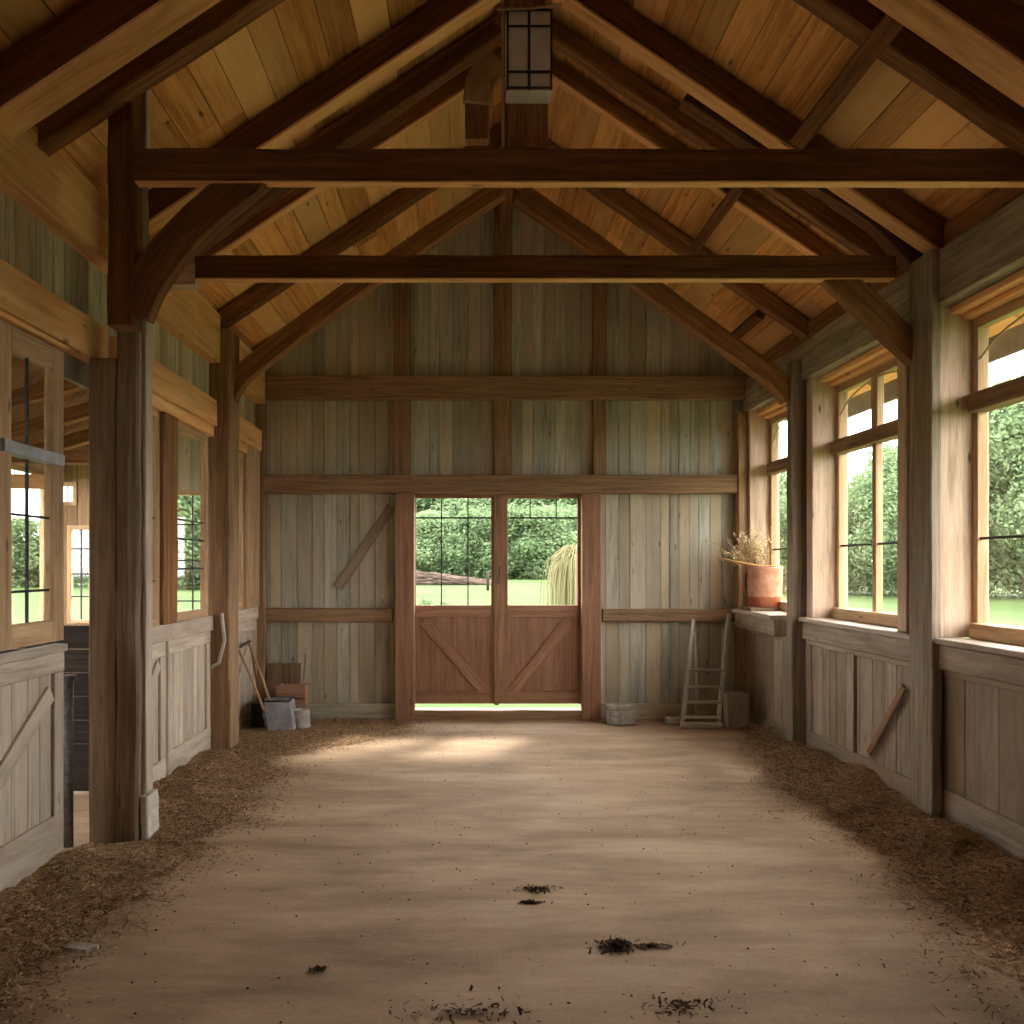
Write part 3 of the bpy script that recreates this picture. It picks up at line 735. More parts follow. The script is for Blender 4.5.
# ------------------------------------------------------------------ roof frame
def h_us(x, off=15): return roof_h(x) - off
def rafter(r, side, w, h, mat, label, x_end=None, x_top=None, group=None, off=2):
    Y = YR(r)
    xe = x_end if x_end is not None else (XL - 30 if side < 0 else XR + 60)
    xt = x_top if x_top is not None else (RX - 1 if side < 0 else RX + 1)
    drop = off + h * S / 2 * math.sqrt(1 + (SL if side < 0 else SR) ** 2)
    n = 14
    pts = [W(xe + (xt - xe) * i / n, roof_h(xe + (xt - xe) * i / n) - drop, Y) for i in range(n + 1)]
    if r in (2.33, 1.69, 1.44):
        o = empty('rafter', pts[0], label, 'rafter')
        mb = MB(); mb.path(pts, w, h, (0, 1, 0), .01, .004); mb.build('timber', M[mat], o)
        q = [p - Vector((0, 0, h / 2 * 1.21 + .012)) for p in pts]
        mb = MB(); mb.path(q, w * .96, .018, (0, 1, 0), .003, .001); mb.build('lit_underside', M['tan'], o)['label'] = 'pale strip painting floor light on the underside'  # floor bounce on the rafter underside, put into a tan strip
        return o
    mb = MB(); mb.path(pts, w, h, (0, 1, 0), .01, .004)
    return mb.build('rafter', M[mat], label=label, cat='rafter', group=group)
sides = ((-1, 'left'), (1, 'right'))
specs = [(2.33, .2, .2, 'beam', 'massive dark rafter nearest the viewer on the %s roof slope'),
         (2.12, .12, .15, 'rafter', 'brown rafter meeting the near tie beam on the %s roof slope'),
         (1.69, .13, .16, 'beam', 'dark rafter just behind the near tie beam on the %s roof slope'),
         (1.535, .1, .13, 'rafter', 'brown rafter, third in depth behind the near tie beam line, %s slope'),
         (1.44, .08, .11, 'rafter', 'slender brown rafter close behind a thicker one on the %s slope'),
         (1.215, .12, .14, 'rafter', 'brown rafter second nearest the end wall on the %s slope'),
         (1.04, .1, .13, 'rafter', 'brown rafter closest to the end wall on the %s slope'),
         (3.2, .14, .16, 'rafter', 'brown rafter overhead before the near tie beam, %s slope')]
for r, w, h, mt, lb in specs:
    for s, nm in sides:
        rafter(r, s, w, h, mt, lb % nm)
# ridge beam
T('ridge_beam', RX - 5, RX + 5, YF, YE - .01, RIDGE - 34, RIDGE - 15, 'y', 'rafter', 'dark ridge beam running along the peak of the roof', 'beam', seg=20)

# tie beams
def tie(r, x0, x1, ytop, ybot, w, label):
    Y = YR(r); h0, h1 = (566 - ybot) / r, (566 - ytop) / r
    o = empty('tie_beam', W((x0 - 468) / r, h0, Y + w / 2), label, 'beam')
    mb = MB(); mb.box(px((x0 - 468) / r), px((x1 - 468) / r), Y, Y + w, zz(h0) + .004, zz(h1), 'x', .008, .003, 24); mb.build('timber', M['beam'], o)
    mb = MB(); mb.box(px((x0 - 468) / r) + .01, px((x1 - 468) / r) - .01, Y - .003, Y + w, zz(h0) - .008, zz(h0) + .002, 'x', .003, .001, 20); mb.build('lit_underside', M['tan'], o)['label'] = 'pale strip painting floor light on the underside'  # tan strip paints the light thrown up from the floor
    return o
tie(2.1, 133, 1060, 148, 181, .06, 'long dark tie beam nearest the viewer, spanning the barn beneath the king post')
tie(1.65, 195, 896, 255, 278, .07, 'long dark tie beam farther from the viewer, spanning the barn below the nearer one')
# queen hanger carrying the left end of the near tie beam
Y21 = YR(2.1)
mb = MB(); mb.box(px(-172), px(-159.5), Y21, Y21 + .13, zz(115), zz(roof_h(-165) - 3), 'z', .01, .004, 10)
mb.build('hanger_post', M['beam'], label='dark upright hanger at the left end of the near tie beam', cat='post')
mb = MB(); mb.box(px(-163), px(-158), Y21 + .14, Y21 + .2, zz(205), zz(roof_h(-156) - 3), 'z', .004); mb.build('white_batten', M['white'], label='short pale batten beside the dark hanger above the near tie beam', cat='batten')
def brace(pts, r, w, h, mat, label, nm='knee_brace', n=10, y_off=0, cat='brace', taper=None):
    Y = YR(r) + y_off
    P = [Vector((a, b)) for a, b in pts]
    out = []
    m = len(P)
    for i in range(n + 1):      # catmull-rom
        t = i / n * (m - 1); k = min(int(t), m - 2); u = t - k
        p0, p1, p2, p3 = P[max(k - 1, 0)], P[k], P[k + 1], P[min(k + 2, m - 1)]
        q = .5 * ((2 * p1) + (p2 - p0) * u + (2 * p0 - 5 * p1 + 4 * p2 - p3) * u * u + (3 * p1 - 3 * p2 + p3 - p0) * u ** 3)
        out.append(W((q.x - 468) / r, (566 - q.y) / r, Y))
    mb = MB(); mb.path(out, w, h, (0, 1, 0), .01, .003)
    return mb.build(nm, M[mat], label=label, cat=cat)
brace([(130, 312), (146, 276), (180, 232), (222, 194), (262, 162)], 2.1, .1, .19, 'beam', 'dark knee brace under the left end of the near tie beam', y_off=.06)
brace([(134, 330), (150, 292), (185, 255), (240, 212), (324, 152), (412, 92), (497, 32)], 1.61, .12, .11, 'beam', 'long dark curved arch brace rising from the rough left post', 'arch_brace', 22)
brace([(226, 404), (240, 378), (280, 345), (340, 300), (394, 262), (440, 230), (500, 190)], 1.2, .14, .17, 'rafter', 'curved brown arch brace rising from the farther left post', 'arch_brace', 22)
brace([(790, 398), (770, 376), (720, 340), (660, 296), (600, 250), (560, 222), (520, 194)], 1.2, .14, .17, 'rafter', 'curved brown arch brace rising from the farther right post', 'arch_brace', 22)
brace([(926, 352), (894, 322), (856, 286), (832, 264)], 1.66, .1, .18, 'rafter', 'brown knee brace under the right end of the farther tie beam', y_off=.09)
brace([(925, 258), (880, 212), (830, 178), (752, 128), (690, 88)], 1.66, .12, .14, 'beam', 'dark arch brace rising from the nearer right post', 'arch_brace', 16, y_off=.1)
# corbel at left end of the far tie beam
Y165 = YR(1.65)
mb = MB(); mb.prism([W(-214, 171, Y165), W(-165.5, 171, Y165), W(-165.5, 184, Y165), W(-180, 180, Y165), W(-214, 176, Y165)], (0, .12, 0), along=(1, 0, 0))
mb.build('corbel', M['jamb'], label='pale corbel block carrying the left end of the farther tie beam', cat='block')
# purlins between rafters
def purlin(x, r0, r1, label, w=.11, h=.13, mat='beam'):
    hh = roof_h(x) - 13
    a = W(x, hh, YR(r0)); b = W(x, hh, YR(r1))
    sd = Vector((1, 0, -SR if x > RX else SL)).normalized()
    mb = MB(); mb.beam(a, b, w, h, sd, .008, .003, 8); mb.build('purlin', M[mat], label=label, cat='beam')
purlin(194, 2.30, 1.72, 'dark purlin piece between rafters on the right slope, above the near tie beam')
purlin(183, 1.50, 1.24, 'dark purlin piece on the right slope seen between the two tie beams', .09, .1)
purlin(247, 1.19, 1.07, 'short dark purlin piece low on the right slope near the end wall', .09, .1)
# king post with the glazed box on it
kp = empty('king_post', W(27.5, 199, Y21), 'broad brown king post standing on the near tie beam', 'post')
mb = MB(); mb.box(px(17.5), px(38), Y21 + .0, Y21 + .12, zz(199.3), zz(RIDGE - 36), 'z', .01, .004, 10); mb.build('shaft', M['rafter'], kp)
mb = MB(); mb.box(px(16), px(17.3), Y21 - .01, Y21 + .03, zz(199.3), zz(300), 'z', .002, .001, 6); mb.build('edge_strip', M['frame'], kp)
bxo = empty('glazed_box', W(28, 219, Y21 - .06), 'small grey glazed box with divided panes hung on the king post', 'box')
x0, x1, h0, h1 = 17.8, 39.0, 220, 257
mb = MB(); mb.box(px(x0), px(x1), Y21 - .12, Y21 - .002, zz(h0), zz(h1), 'z', .004); mb.build('case', M['panelgrey'], bxo)
for a, b, c, d in ((x0, x0 + 1, h0, h1), (x1 - 1, x1, h0, h1), (27.6, 28.8, h0, h1)):
    mb = MB(); mb.box(px(a), px(b), Y21 - .13, Y21 - .121, zz(c), zz(d), 'z', .001); mb.build('upright_bar', M['dkmetal'], bxo)
for h in (h0 + .6, h0 + 8, h0 + 29, h1 - .6):
    mb = MB(); mb.box(px(x0), px(x1), Y21 - .136, Y21 - .131, zz(h - .5), zz(h + .5), 'x', .001); mb.build('cross_bar', M['dkmetal'], bxo)
mb = MB(); mb.path([W(13, 256, Y21 - .145), W(30, 256.5, Y21 - .145), W(43, 258.5, Y21 - .145)], .012, .012); mb.build('hanging_rod', M['frame'], bxo)
# bracket pieces near the ridge
brace([(500, 62), (482, 80), (478, 104)], 1.5, .06, .22, 'frame', 'pale curved bracket under the ridge left of the king post', 'curved_bracket')
T('collar_post', -2, 14, YR(1.5), YR(1.5) + .1, 285, RIDGE - 40, 'z', 'rafter', 'short dark post hanging below the ridge behind the king post', 'post')

# ------------------------------------------------------------------ straw and litter
def fl(x, y):            # photo floor pixel -> ground point
    r = (y - 566) / 152.0
    return Vector(((x - 468) / r / S, YB / r, 0))
def pile(name, poly, hmax, n_chips, label, seed, wall='L'):
    """poly: list of (Y, x_wall, x_edge) in metres; a bank falling from the wall to the edge"""
    rr = random.Random(seed); mb = MB()
    def sec(Y):
        for k in range(len(poly) - 1):
            a, b = poly[k], poly[k + 1]
            if a[0] <= Y <= b[0]:
                t = (Y - a[0]) / (b[0] - a[0]); return [a[i] + (b[i] - a[i]) * t for i in (1, 2, 3)]
        return poly[-1][1:]
    Y0, Y1 = poly[0][0], poly[-1][0]
    ny = int((Y1 - Y0) / .05) + 2; nx = 16
    def H(Y, t):
        xw, xe, hs = sec(Y); xe += wobf(Y)
        base = max(0, math.sin(min(1, (1 - t) * 1.15) * math.pi * .5) ** 1.6)
        x = xw + (xe - xw) * t
        n = .55 + .75 * (noise.noise(Vector((x * 3, Y * 3, seed))) + .4) + .25 * noise.noise(Vector((x * 11, Y * 11, seed)))
        ends = min(1, (Y - Y0) / .4, (Y1 - Y) / .4)
        return hs * base * max(.05, n) * max(0, ends)
    def wobf(Y): return .19 * noise.noise(Vector((Y * 2.1, seed * 3.3, 0))) + .12 * noise.noise(Vector((Y * 6, seed, 4)))
    for j in range(ny + 1):
        Y = Y0 + (Y1 - Y0) * j / ny; xw, xe, hs = sec(Y); wob = wobf(Y)
        for i in range(nx + 1):
            t = i / nx; x = xw + (xe + wob - xw) * t
            mb.v.append(Vector((x, Y, H(Y, t) + .012 * min(1, (1 - t) * 4, (Y - Y0) / .3, (Y1 - Y) / .3) - .014 * max(0, 1 - min((1 - t) * 8, (Y - Y0) / .1, (Y1 - Y) / .1)))))
    for j in range(ny):
        for i in range(nx):
            a = j * (nx + 1) + i; q = (a, a + 1, a + nx + 2, a + nx + 1)
            if poly[0][2] < poly[0][1]: q = q[::-1]
            mb.face(q, ((0, 0),) * 4, (.3, .5), True)
    o = mb.build(name, M['litter'], label=label, cat='straw', kind='stuff')
    mb = MB()
    for k in range(n_chips):
        Y = rr.uniform(Y0, Y1); xw, xe, hs = sec(Y); xe += wobf(Y)
        t = rr.random() ** .8 * 1.0
        if rr.random() < .1: t = 1 + abs(rr.gauss(0, .22))
        x = xw + (xe - xw) * t
        z = (H(Y, t) + .010 * min(1, (1 - t) * 4) if t < 1 else 0) + rr.uniform(.002, .014)
        a = rr.uniform(0, math.pi); l = rr.uniform(.008, .026) if rr.random() < .88 else rr.uniform(.03, .07)
        d = Vector((math.cos(a), math.sin(a), rr.uniform(-.35, .35))) * l * .5
        w = rr.uniform(.0015, .004)
        sd = Vector((-math.sin(a), math.cos(a), rr.uniform(-.5, .5))) * w
        mb.quad(Vector((x, Y, z)), d, sd, (rr.random() ** 1.2, 0))
    mb.build('straw_chips', M['chips'], o)
    return o
xL, xRr = px(XL) + .0, px(XR)
g = lambda v: px(v)
pile('straw_bank', [(1.5, xL, g(-165), .05), (3.1, xL, g(-165), .07), (4.0, xL, g(-156), .07), (4.5, xL, g(-150), .05), (4.74, g(-206), g(-148), .03), (4.79, g(-172), g(-140), .03), (4.98, g(-172), g(-140), .05), (5.03, xL, g(-142), .08), (6.2, xL, g(-142), .09), (6.9, xL, g(-150), .06), (7.14, g(-191), g(-150), .04), (7.5, g(-191), g(-110), .03), (7.56, xL, g(-95), .03), (8.0, xL, g(-70), .03), (8.5, xL, g(-60), .035), (8.8, xL, g(-70), .03)], .1, 52000, 'brown straw litter banked along the foot of the left wall', 3)
pile('straw_bank', [(1.8, xRr, g(172), .09), (3.5, xRr, g(205), .1), (4.2, xRr, g(214), .1), (5.0, g(269), g(220), .09), (5.45, g(269), g(218), .09), (6.0, xRr, g(220), .11), (6.6, xRr, g(224), .11), (7.2, g(265), g(235), .08), (7.7, g(265), g(242), .08), (8.3, xRr, g(262), .03)], .12, 34000, 'dark straw bank running along the foot of the right wall', 13)

def clump(x, y, rx, ry, n, label, h=.02, seed=1):
    rr = random.Random(seed); c = fl(x, y); mb = MB()
    for k in range(n):
        q = abs(rr.gauss(0, .5)); a = rr.uniform(0, 6.283)
        p = c + Vector((math.cos(a) * rx * q, math.sin(a) * ry * q, 0))
        p.z = rr.uniform(.003, max(.006, h * (1 - q)))
        ang = rr.uniform(0, math.pi); l = rr.uniform(.004, .014)
        d = Vector((math.cos(ang), math.sin(ang), rr.uniform(-.6, .6))) * l; sd = Vector((-math.sin(ang), math.cos(ang), rr.uniform(-.8, .8))) * rr.uniform(.002, .005)
        mb.quad(p, d, sd, (rr.random() ** 1.5, 0))
    return mb.build('dirt_clump', M['clump'], label=label, cat='dirt', kind='stuff')
clump(617, 947, .11, .07, 420, 'dark clump of dirt on the floor, largest and nearest one', .035, 1)
clump(652, 946, .12, .03, 120, 'thin trail of dirt beside the largest clump', .006, 9)
clump(537, 890, .12, .06, 170, 'scattered dark dirt in the middle of the floor', .014, 2)
clump(530, 903, .07, .02, 160, 'narrow dirt streak in front of the scattered dirt', .012, 3)
clump(318, 970, .06, .03, 60, 'small dirt speck at the left front of the floor', .01, 4)
clump(680, 1006, .25, .12, 130, 'loose crumbs of dirt at the front edge of the picture floor'.replace('picture ', ''), .008, 5)
clump(470, 1012, .35, .12, 150, 'sparse crumbs scattered left of the loose front crumbs', .008, 6)
rr = random.Random(5); mb = MB()
for k in range(420):
    x, y = rr.uniform(-1.6, 2.1), rr.uniform(2.6, 8.4)
    s_ = rr.uniform(.002, .008) ; p = Vector((x, y, s_ * .4))
    mb.lathe([(0, s_ * .8), (s_ * .8, s_ * .3), (s_, 0)][::-1], p, 5, (rr.random(), 0))
mb.build('pebbles', M['clump'], label='tiny dark pebbles scattered over the dirt floor', cat='pebbles', kind='stuff')
mb = MB(); c = fl(82, 957); pts = []
for k in range(11):
    a = 6.283 * k / 11; q = 1 + .25 * math.sin(k * 2.3); pts.append(c + Vector((math.cos(a) * .065 * q, math.sin(a) * .03 * q, .03)))
mb.prism(pts, (0, 0, .018)); mb.build('flat_stone', M['stone'], label='flat pale stone lying in the straw at the front left', cat='stone')

# ------------------------------------------------------------------ ladder
def ladder():
    o = empty('step_ladder', (2.42, 8.5, 0), 'small grey wooden step ladder leaning in the far right corner', 'ladder')
    la, lb = Vector((px(203), 8.42, 0)), Vector((px(221), 8.74, 1.1))
    ra, rb = Vector((px(236), 8.40, 0)), Vector((px(256), 8.72, 1.16))
    for a, b in ((la, lb), (ra, rb)):
        mb = MB(); mb.beam(a, b, .035, .06, (1, 0, 0), .004, .001, 4); mb.build('rail', M['ladder'], o)
    for z in (.1, .25, .4, .575):
        p, q = la.lerp(lb, z / 1.1), ra.lerp(rb, z / 1.16)
        mb = MB(); mb.beam(p + Vector((-.01, 0, 0)), q + Vector((.01, 0, 0)), .075, .028, (0, 1, 0), .003); mb.build('rung', M['ladder'], o)
    for a, b in (((px(222), 8.62, 0), (px(224), 8.8, .96)), ((px(246), 8.6, 0), (px(251), 8.76, 1.0))):
        mb = MB(); mb.beam(a, b, .03, .03, (1, 0, 0), .003); mb.build('rear_leg', M['ladder'], o)
    mb = MB(); mb.beam(Vector((px(200), 8.36, .03)), Vector((px(238), 8.33, .03)), .07, .05, (0, 1, 0), .004, .002, 4); mb.build('foot_board', M['ladder'], o)
ladder()
mb = MB(); mb.box(px(190), px(203), 8.5, 8.62, 0, .07, 'x', .01, .004, 3); mb.build('wood_scrap', M['ladder'], label='small grey scrap of wood on the floor left of the ladder', cat='wood')
mb = MB(); mb.box(px(242), px(262), 8.3, 8.55, 0, .36, 'z', .008, .003, 3); mb.build('wooden_box', M['taupe'], label='dim brown box on the floor between the ladder and the right wall', cat='box')
# stacked blocks by the door
for i, (a, b, z0, z1) in enumerate(((134, 161, 0, .075), (136, 160, .077, .145), (134, 158, .147, .205))):
    mb = MB(); mb.box(px(a) + R.uniform(-.01, .01), px(b), 8.5 + .01 * i, 8.68, z0, z1, 'x', .008, .003, 3)
    mb.build('stone_block', M['stone'], label=['pale block on the floor right of the doors, bottom of its stack', 'pale block right of the doors, middle of its stack', 'pale block right of the doors, top of its stack'][i], cat='block')

# ------------------------------------------------------------------ pot on the sill
zs = zz(-42)
pc = Vector((px(281), 8.42, zs))
mb = MB(); mb.box(pc.x - .2, pc.x + .15, pc.y - .16, pc.y + .17, zs + .001, zs + .035, 'x', .006, .003, 4); mb.build('wooden_tray', M['post'], label='dark wooden slab on the sill under the terracotta pot', cat='tray')
po = empty('plant_pot', pc + Vector((0, 0, .037)), 'round terracotta pot with a darker foot on the far right window sill', 'pot')
mb = MB(); prof = [(0, 0), (.148, 0), (.152, .006), (.166, .09), (.172, .1), (.178, .39), (.183, .4), (.183, .42), (.172, .42), (.168, .38), (.15, .08), (0, .07)]
mb.lathe(prof, pc + Vector((0, 0, .037)), 48); mb.build('body', M['pot'], po)
mb = MB(); mb.lathe([(0, .36), (.166, .36)], pc + Vector((0, 0, .037)), 32); mb.build('soil', M['litter'], po)
mb = MB(); pts = [pc + Vector((-.185, 0, .39)), pc + Vector((-.2, 0, .3)), pc + Vector((-.19, 0, .22))]; mb.tube(pts, .008, 8); mb.build('handle', M['iron'], po)
mb = MB()
pts = [pc + Vector((x, -.02, z)) for x, z in ((-.5, .555), (-.38, .525), (-.24, .495), (-.1, .472), (.06, .467), (.17, .467))]
mb.path(pts, .15, .018, (0, 1, 0), .004, .002, taper=[.35, .8, 1, 1, .9, .6]); mb.build('wooden_slab', M['bark'], label='thin tan slab of wood lying across the terracotta pot', cat='board')
rr = random.Random(9)
fo = empty('dried_flowers', pc + Vector((-.05, 0, .4)), 'bunch of cream dried flowers rising behind the terracotta pot', 'flowers')
ms, mf = MB(), MB()
for k in range(64):
    b = pc + Vector((-.06 + rr.uniform(-.05, .04), .09 + rr.uniform(-.03, .04), .4))
    ax = rr.gauss(-.08, .13); ay = rr.gauss(0, .06); hh = rr.uniform(.12, .46)
    p1 = b + Vector((ax * .5, ay * .5, hh * .6)); p2 = b + Vector((ax, ay, hh))
    ms.tube([b, p1, p2], [.002, .0016, .001], 4, (.2, 0))
    for q in range(26):
        c = p1.lerp(p2, rr.uniform(0, 1.05)) + Vector((rr.gauss(0, .018), rr.gauss(0, .018), rr.gauss(0, .015)))
        u = Vector((rr.gauss(0, 1), rr.gauss(0, 1), rr.gauss(0, 1))).normalized(); v = u.orthogonal().normalized()
        mf.quad(c, u * rr.uniform(.004, .011), v * rr.uniform(.004, .009), (rr.random(), 0))
for k in range(12):   # wispy sprigs to the right
    b = pc + Vector((.03, .1, .4)); p2 = b + Vector((rr.uniform(.02, .16), rr.uniform(-.05, .05), rr.uniform(.1, .34)))
    ms.tube([b, b.lerp(p2, .5) + Vector((0, 0, .03)), p2], [.0018, .0014, .001], 4, (.1, 0))
    for q in range(6):
        c = b.lerp(p2, rr.uniform(.5, 1)) + Vector((rr.gauss(0, .012), 0, rr.gauss(0, .012)))
        u = Vector((rr.gauss(0, 1), rr.gauss(0, 1), rr.gauss(0, 1))).normalized(); mf.quad(c, u * .005, u.orthogonal().normalized() * .005, (rr.random() * .5, 0))
ms.build('stems', M['dried'], fo); mf.build('blossoms', M['dried'], fo)

# ------------------------------------------------------------------ tools in the far left corner
def corner():
    # grey metal bin
    c = fl(272, 735); o = empty('metal_bin', c, 'grey square-sided metal bin on the floor in the far left corner', 'bin')
    mb = MB()
    x0, x1 = c.x - .09, c.x + .21; y0, y1 = c.y, c.y + .28
    b = [(x0 + .05, y0, .0), (x1 + .01, y0 + .02, .0), (x1 - .0, y1, .0), (x0 - .06, y1, .0)]
    t = [(x0 - .0, y0 + .03, .33), (x1 - .05, y0 + .04, .33), (x1 - .05, y1, .33), (x0 - .06, y1, .33)]
    B = [Vector(p) for p in b]; Tt = [Vector(p) for p in t]
    ce = (Tt[0] + Tt[1] + Tt[2] + Tt[3]) / 4
    Ti = [p.lerp(ce, .07) for p in Tt]; Bi = [p.lerp(ce - Vector((0, 0, .3)), .08) for p in B]
    mb.v += B + Tt + Ti + Bi
    for i in range(4):
        j = (i + 1) % 4
        mb.face((i, j, 4 + j, 4 + i), ((0, 0),) * 4, (.5, .5)); mb.face((4 + i, 4 + j, 8 + j, 8 + i), ((0, 0),) * 4, (.5, .5)); mb.face((8 + i, 8 + j, 12 + j, 12 + i), ((0, 0),) * 4, (.5, .5))
    mb.face((3, 2, 1, 0), ((0, 0),) * 4, (.5, .5)); mb.face((12, 13, 14, 15), ((0, 0),) * 4, (.5, .5))
    mb.build('body', M['zinc'], o)
    mb = MB(); mb.tube([Tt[0], Tt[1], Tt[2], Tt[3], Tt[0]], .008, 8); mb.build('rim', M['dkmetal'], o)
    # dark crate behind/left
    c2 = fl(258, 733) + Vector((.0, .1, 0))
    mb = MB(); mb.box(c2.x - .1, c2.x + .06, c2.y + .0, c2.y + .28, 0, .28, 'z', .01); mb.build('dark_tub', M['dkmetal'], label='dark tub half hidden left of the grey metal bin', cat='tub')
    # plastic tub
    c3 = fl(299, 732) + Vector((0, .1, 0)); o = empty('plastic_tub', c3, 'cloudy pale plastic tub right of the grey metal bin', 'tub')
    mb = MB(); mb.lathe([(0, 0), (.095, 0), (.1, .01), (.088, .2), (.094, .21), (.088, .215), (.08, .2), (.085, .02), (0, .015)], c3, 28); mb.build('body', M['plastic'], o)
    mb = MB(); mb.lathe([(.09, .12), (.096, .122), (.096, .13), (.089, .132)], c3, 28); mb.build('band', M['zinc'], o)
    # crate
    yc = 8.42; xa, xb = (277 - 468) / 1.05 / S, (306 - 468) / 1.05 / S
    o = empty('wooden_crate', ((xa + xb) / 2, yc + .1, 0), 'pinkish slatted wooden crate behind the plastic tub', 'crate')
    for z in (.02, .16, .3):
        mb = MB(); mb.box(xa, xb, yc, yc + .015, z, z + .125, 'x', .003, .001, 3); mb.build('slat', M['crate'], o)
    for x in (xa, xb - .03):
        mb = MB(); mb.box(x, x + .03, yc + .016, yc + .2, .0, .43, 'z', .003); mb.build('side', M['crate'], o)
    mb = MB(); mb.box(xa, xb, yc + .185, yc + .2, .02, .42, 'x', .003); mb.build('back', M['crate'], o)
    # brown board leaning on the wall
    mb = MB(); mb.beam((-2.02, 8.72, 0), (-2.02, 8.8, .62), .36, .02, (1, 0, 0), .003, .001, 3); mb.build('leaning_board', M['brown'], label='reddish brown board leaning on the end wall behind the crate', cat='board')
    mb = MB(); mb.tube([(-1.77, 8.45, 0), (-1.775, 8.6, .4), (-1.78, 8.77, .72)], .008, 8, (.6, .5)); mb.build('thin_stick', M['frame'], label='thin pale stick standing right of the crate', cat='stick')
    # shovels
    def shovel(foot, top, label, grip=True, blade=True):
        o = empty('shovel', foot, label, 'shovel')
        f, t = Vector(foot), Vector(top); d = (t - f).normalized()
        mb = MB(); mb.tube([f + d * .22, f.lerp(t, .6) + Vector((.01, 0, 0)), t], .013, 10, (.7, .5)); mb.build('shaft', M['frame'], o)
        if grip:
            mb = MB(); mb.tube([t + Vector((.0, -.3, -.02)), t + Vector((.01, .03, .005))], .014, 10); mb.build('grip', M['iron'], o)
        s1 = Vector((0, 1, 0)); s1 = (s1 - d * s1.dot(d)).normalized(); nn = d.cross(s1)
        mb = MB(); rows = []
        for i, (k, w) in enumerate(((0, .05), (.06, .085), (.14, .095), (.22, .09), (.25, .02))):
            row = []
            for j in range(5):
                u = (j - 2) / 2; row.append(len(mb.v)); mb.v.append(f + d * k + s1 * u * w + nn * (.02 * (u * u) - .01))
            rows.append(row)
        for a, b in zip(rows, rows[1:]):
            for j in range(4): mb.face((a[j], a[j + 1], b[j + 1], b[j]), ((0, 0),) * 4, (.5, .5), True)
        ob = mb.build('blade', M['iron'], o); md = ob.modifiers.new('thickness', 'SOLIDIFY'); md.thickness = .004
    shovel((-1.98, 8.1, .02), (-2.285, 7.8, .99), 'plain shovel leaning against the left wall behind the metal bin', grip=False)
    shovel((-1.93, 8.2, .02), (-2.28, 8.3, .9), 'shovel with a long dark grip leaning on the left wall by the corner')
    mb = MB(); mb.tube([(-2.1, 8.25, .0), (-2.28, 8.42, .82)], .011, 8, (.2, .5)); mb.build('broomstick', M['rafter'], label='brown stick leaning in the corner behind the shovels', cat='stick')
corner()
# peeling lump on farther left post
mb = MB(); mb.path([W(-199, -38, yPA0 - .02), W(-196, -60, yPA0 - .035), W(-201, -78, yPA0 - .03), W(-208, -82, yPA0 - .02)], .03, .03, (0, 1, 0), .006, .003); mb.build('bent_bracket', M['plaster'], label='bent whitish bracket on the farther left post at sill height', cat='bracket')

# ------------------------------------------------------------------ outdoors
mb = MB(); nx = 80
def gz(x, y):
    d = math.hypot(x, y); return -.06 + max(0, (x - 20)) * .018 * (1 if y > 5 else .3)
xs = [-260 + 520 * i / nx for i in range(nx + 1)]
for j in range(nx + 1):
    for i in range(nx + 1):
        x = xs[i]; y = -120 + 460 * j / nx; mb.v.append(Vector((x, y, gz(x, y))))
for j in range(nx):
    for i in range(nx):
        a = j * (nx + 1) + i; mb.face((a, a + 1, a + nx + 2, a + nx + 1), ((0, 0),) * 4, (.5, .5), True)
mb.build('ground_lawn', M['lawn'], origin=(0, 0, 0), kind='structure').name = 'floor_lawn'

def crown_mesh(seed, n_leaf, leaf, mat, spread=1.0):
    rr = random.Random(seed); mb = MB(); mc = MB(); blobs = []
    for k in range(38):
        z = rr.uniform(.08, .93); rad = (1 - abs(z - .42) * 1.15) * .4
        a = rr.uniform(0, 6.283); q = rr.uniform(.2, 1) * rad * spread
        blobs.append((Vector((math.cos(a) * q, math.sin(a) * q, z)), rr.uniform(.10, .16)))
    for c, rad in blobs:
        b = len(mc.v); n, m = 7, 5
        for i in range(m + 1):
            for j in range(n):
                th = math.pi * i / m; ph = 6.283 * j / n
                d = Vector((math.sin(th) * math.cos(ph), math.sin(th) * math.sin(ph), math.cos(th)))
                mc.v.append(c + d * rad * (.5 + .25 * noise.noise((c + d) * 6)))
        for i in range(m):
            for j in range(n):
                mc.face((b + i * n + j, b + (i + 1) * n + j, b + (i + 1) * n + (j + 1) % n, b + i * n + (j + 1) % n), ((0, 0),) * 4, (.5, .5), True)
    for k in range(n_leaf):
        c, rad = rr.choice(blobs)
        d = Vector((rr.gauss(0, 1), rr.gauss(0, 1), rr.gauss(0, 1))).normalized()
        p = c + d * rad * rr.uniform(.5, 1.3)
        u = (d.orthogonal() + Vector((rr.gauss(0, .6), rr.gauss(0, .6), rr.gauss(0, .6)))).normalized(); v = u.cross(d + Vector((rr.gauss(0, .5), 0, rr.gauss(0, .5)))).normalized()
        l = leaf * rr.uniform(.5, 1.2)
        mb.quad(p, u * l, v * l * .6, (rr.random(), 0))
    return mc, mb
variants = []
def tree_proto(seed, mat, n_leaf=20000, leaf=.015):
    mc, mb = crown_mesh(seed, n_leaf, leaf, mat)
    root = empty('tree', (0, 0, 0))
    c = mb.build('foliage', mat, root, origin=(0, 0, 0))
    mt = MB(); mt.tube([(0, 0, 0), (.01, 0, .2), (0, .01, .45), (.02, 0, .7)], [.022, .017, .013, .006], 8)
    for a in range(5):
        t = a * 1.3; mt.tube([(0, 0, .25 + .07 * a), (.1 * math.cos(t), .1 * math.sin(t), .42 + .07 * a), (.18 * math.cos(t), .18 * math.sin(t), .55 + .06 * a)], [.009, .006, .003], 6)
    mt.build('trunk', M['bark2'], root, origin=(0, 0, 0))
    return root
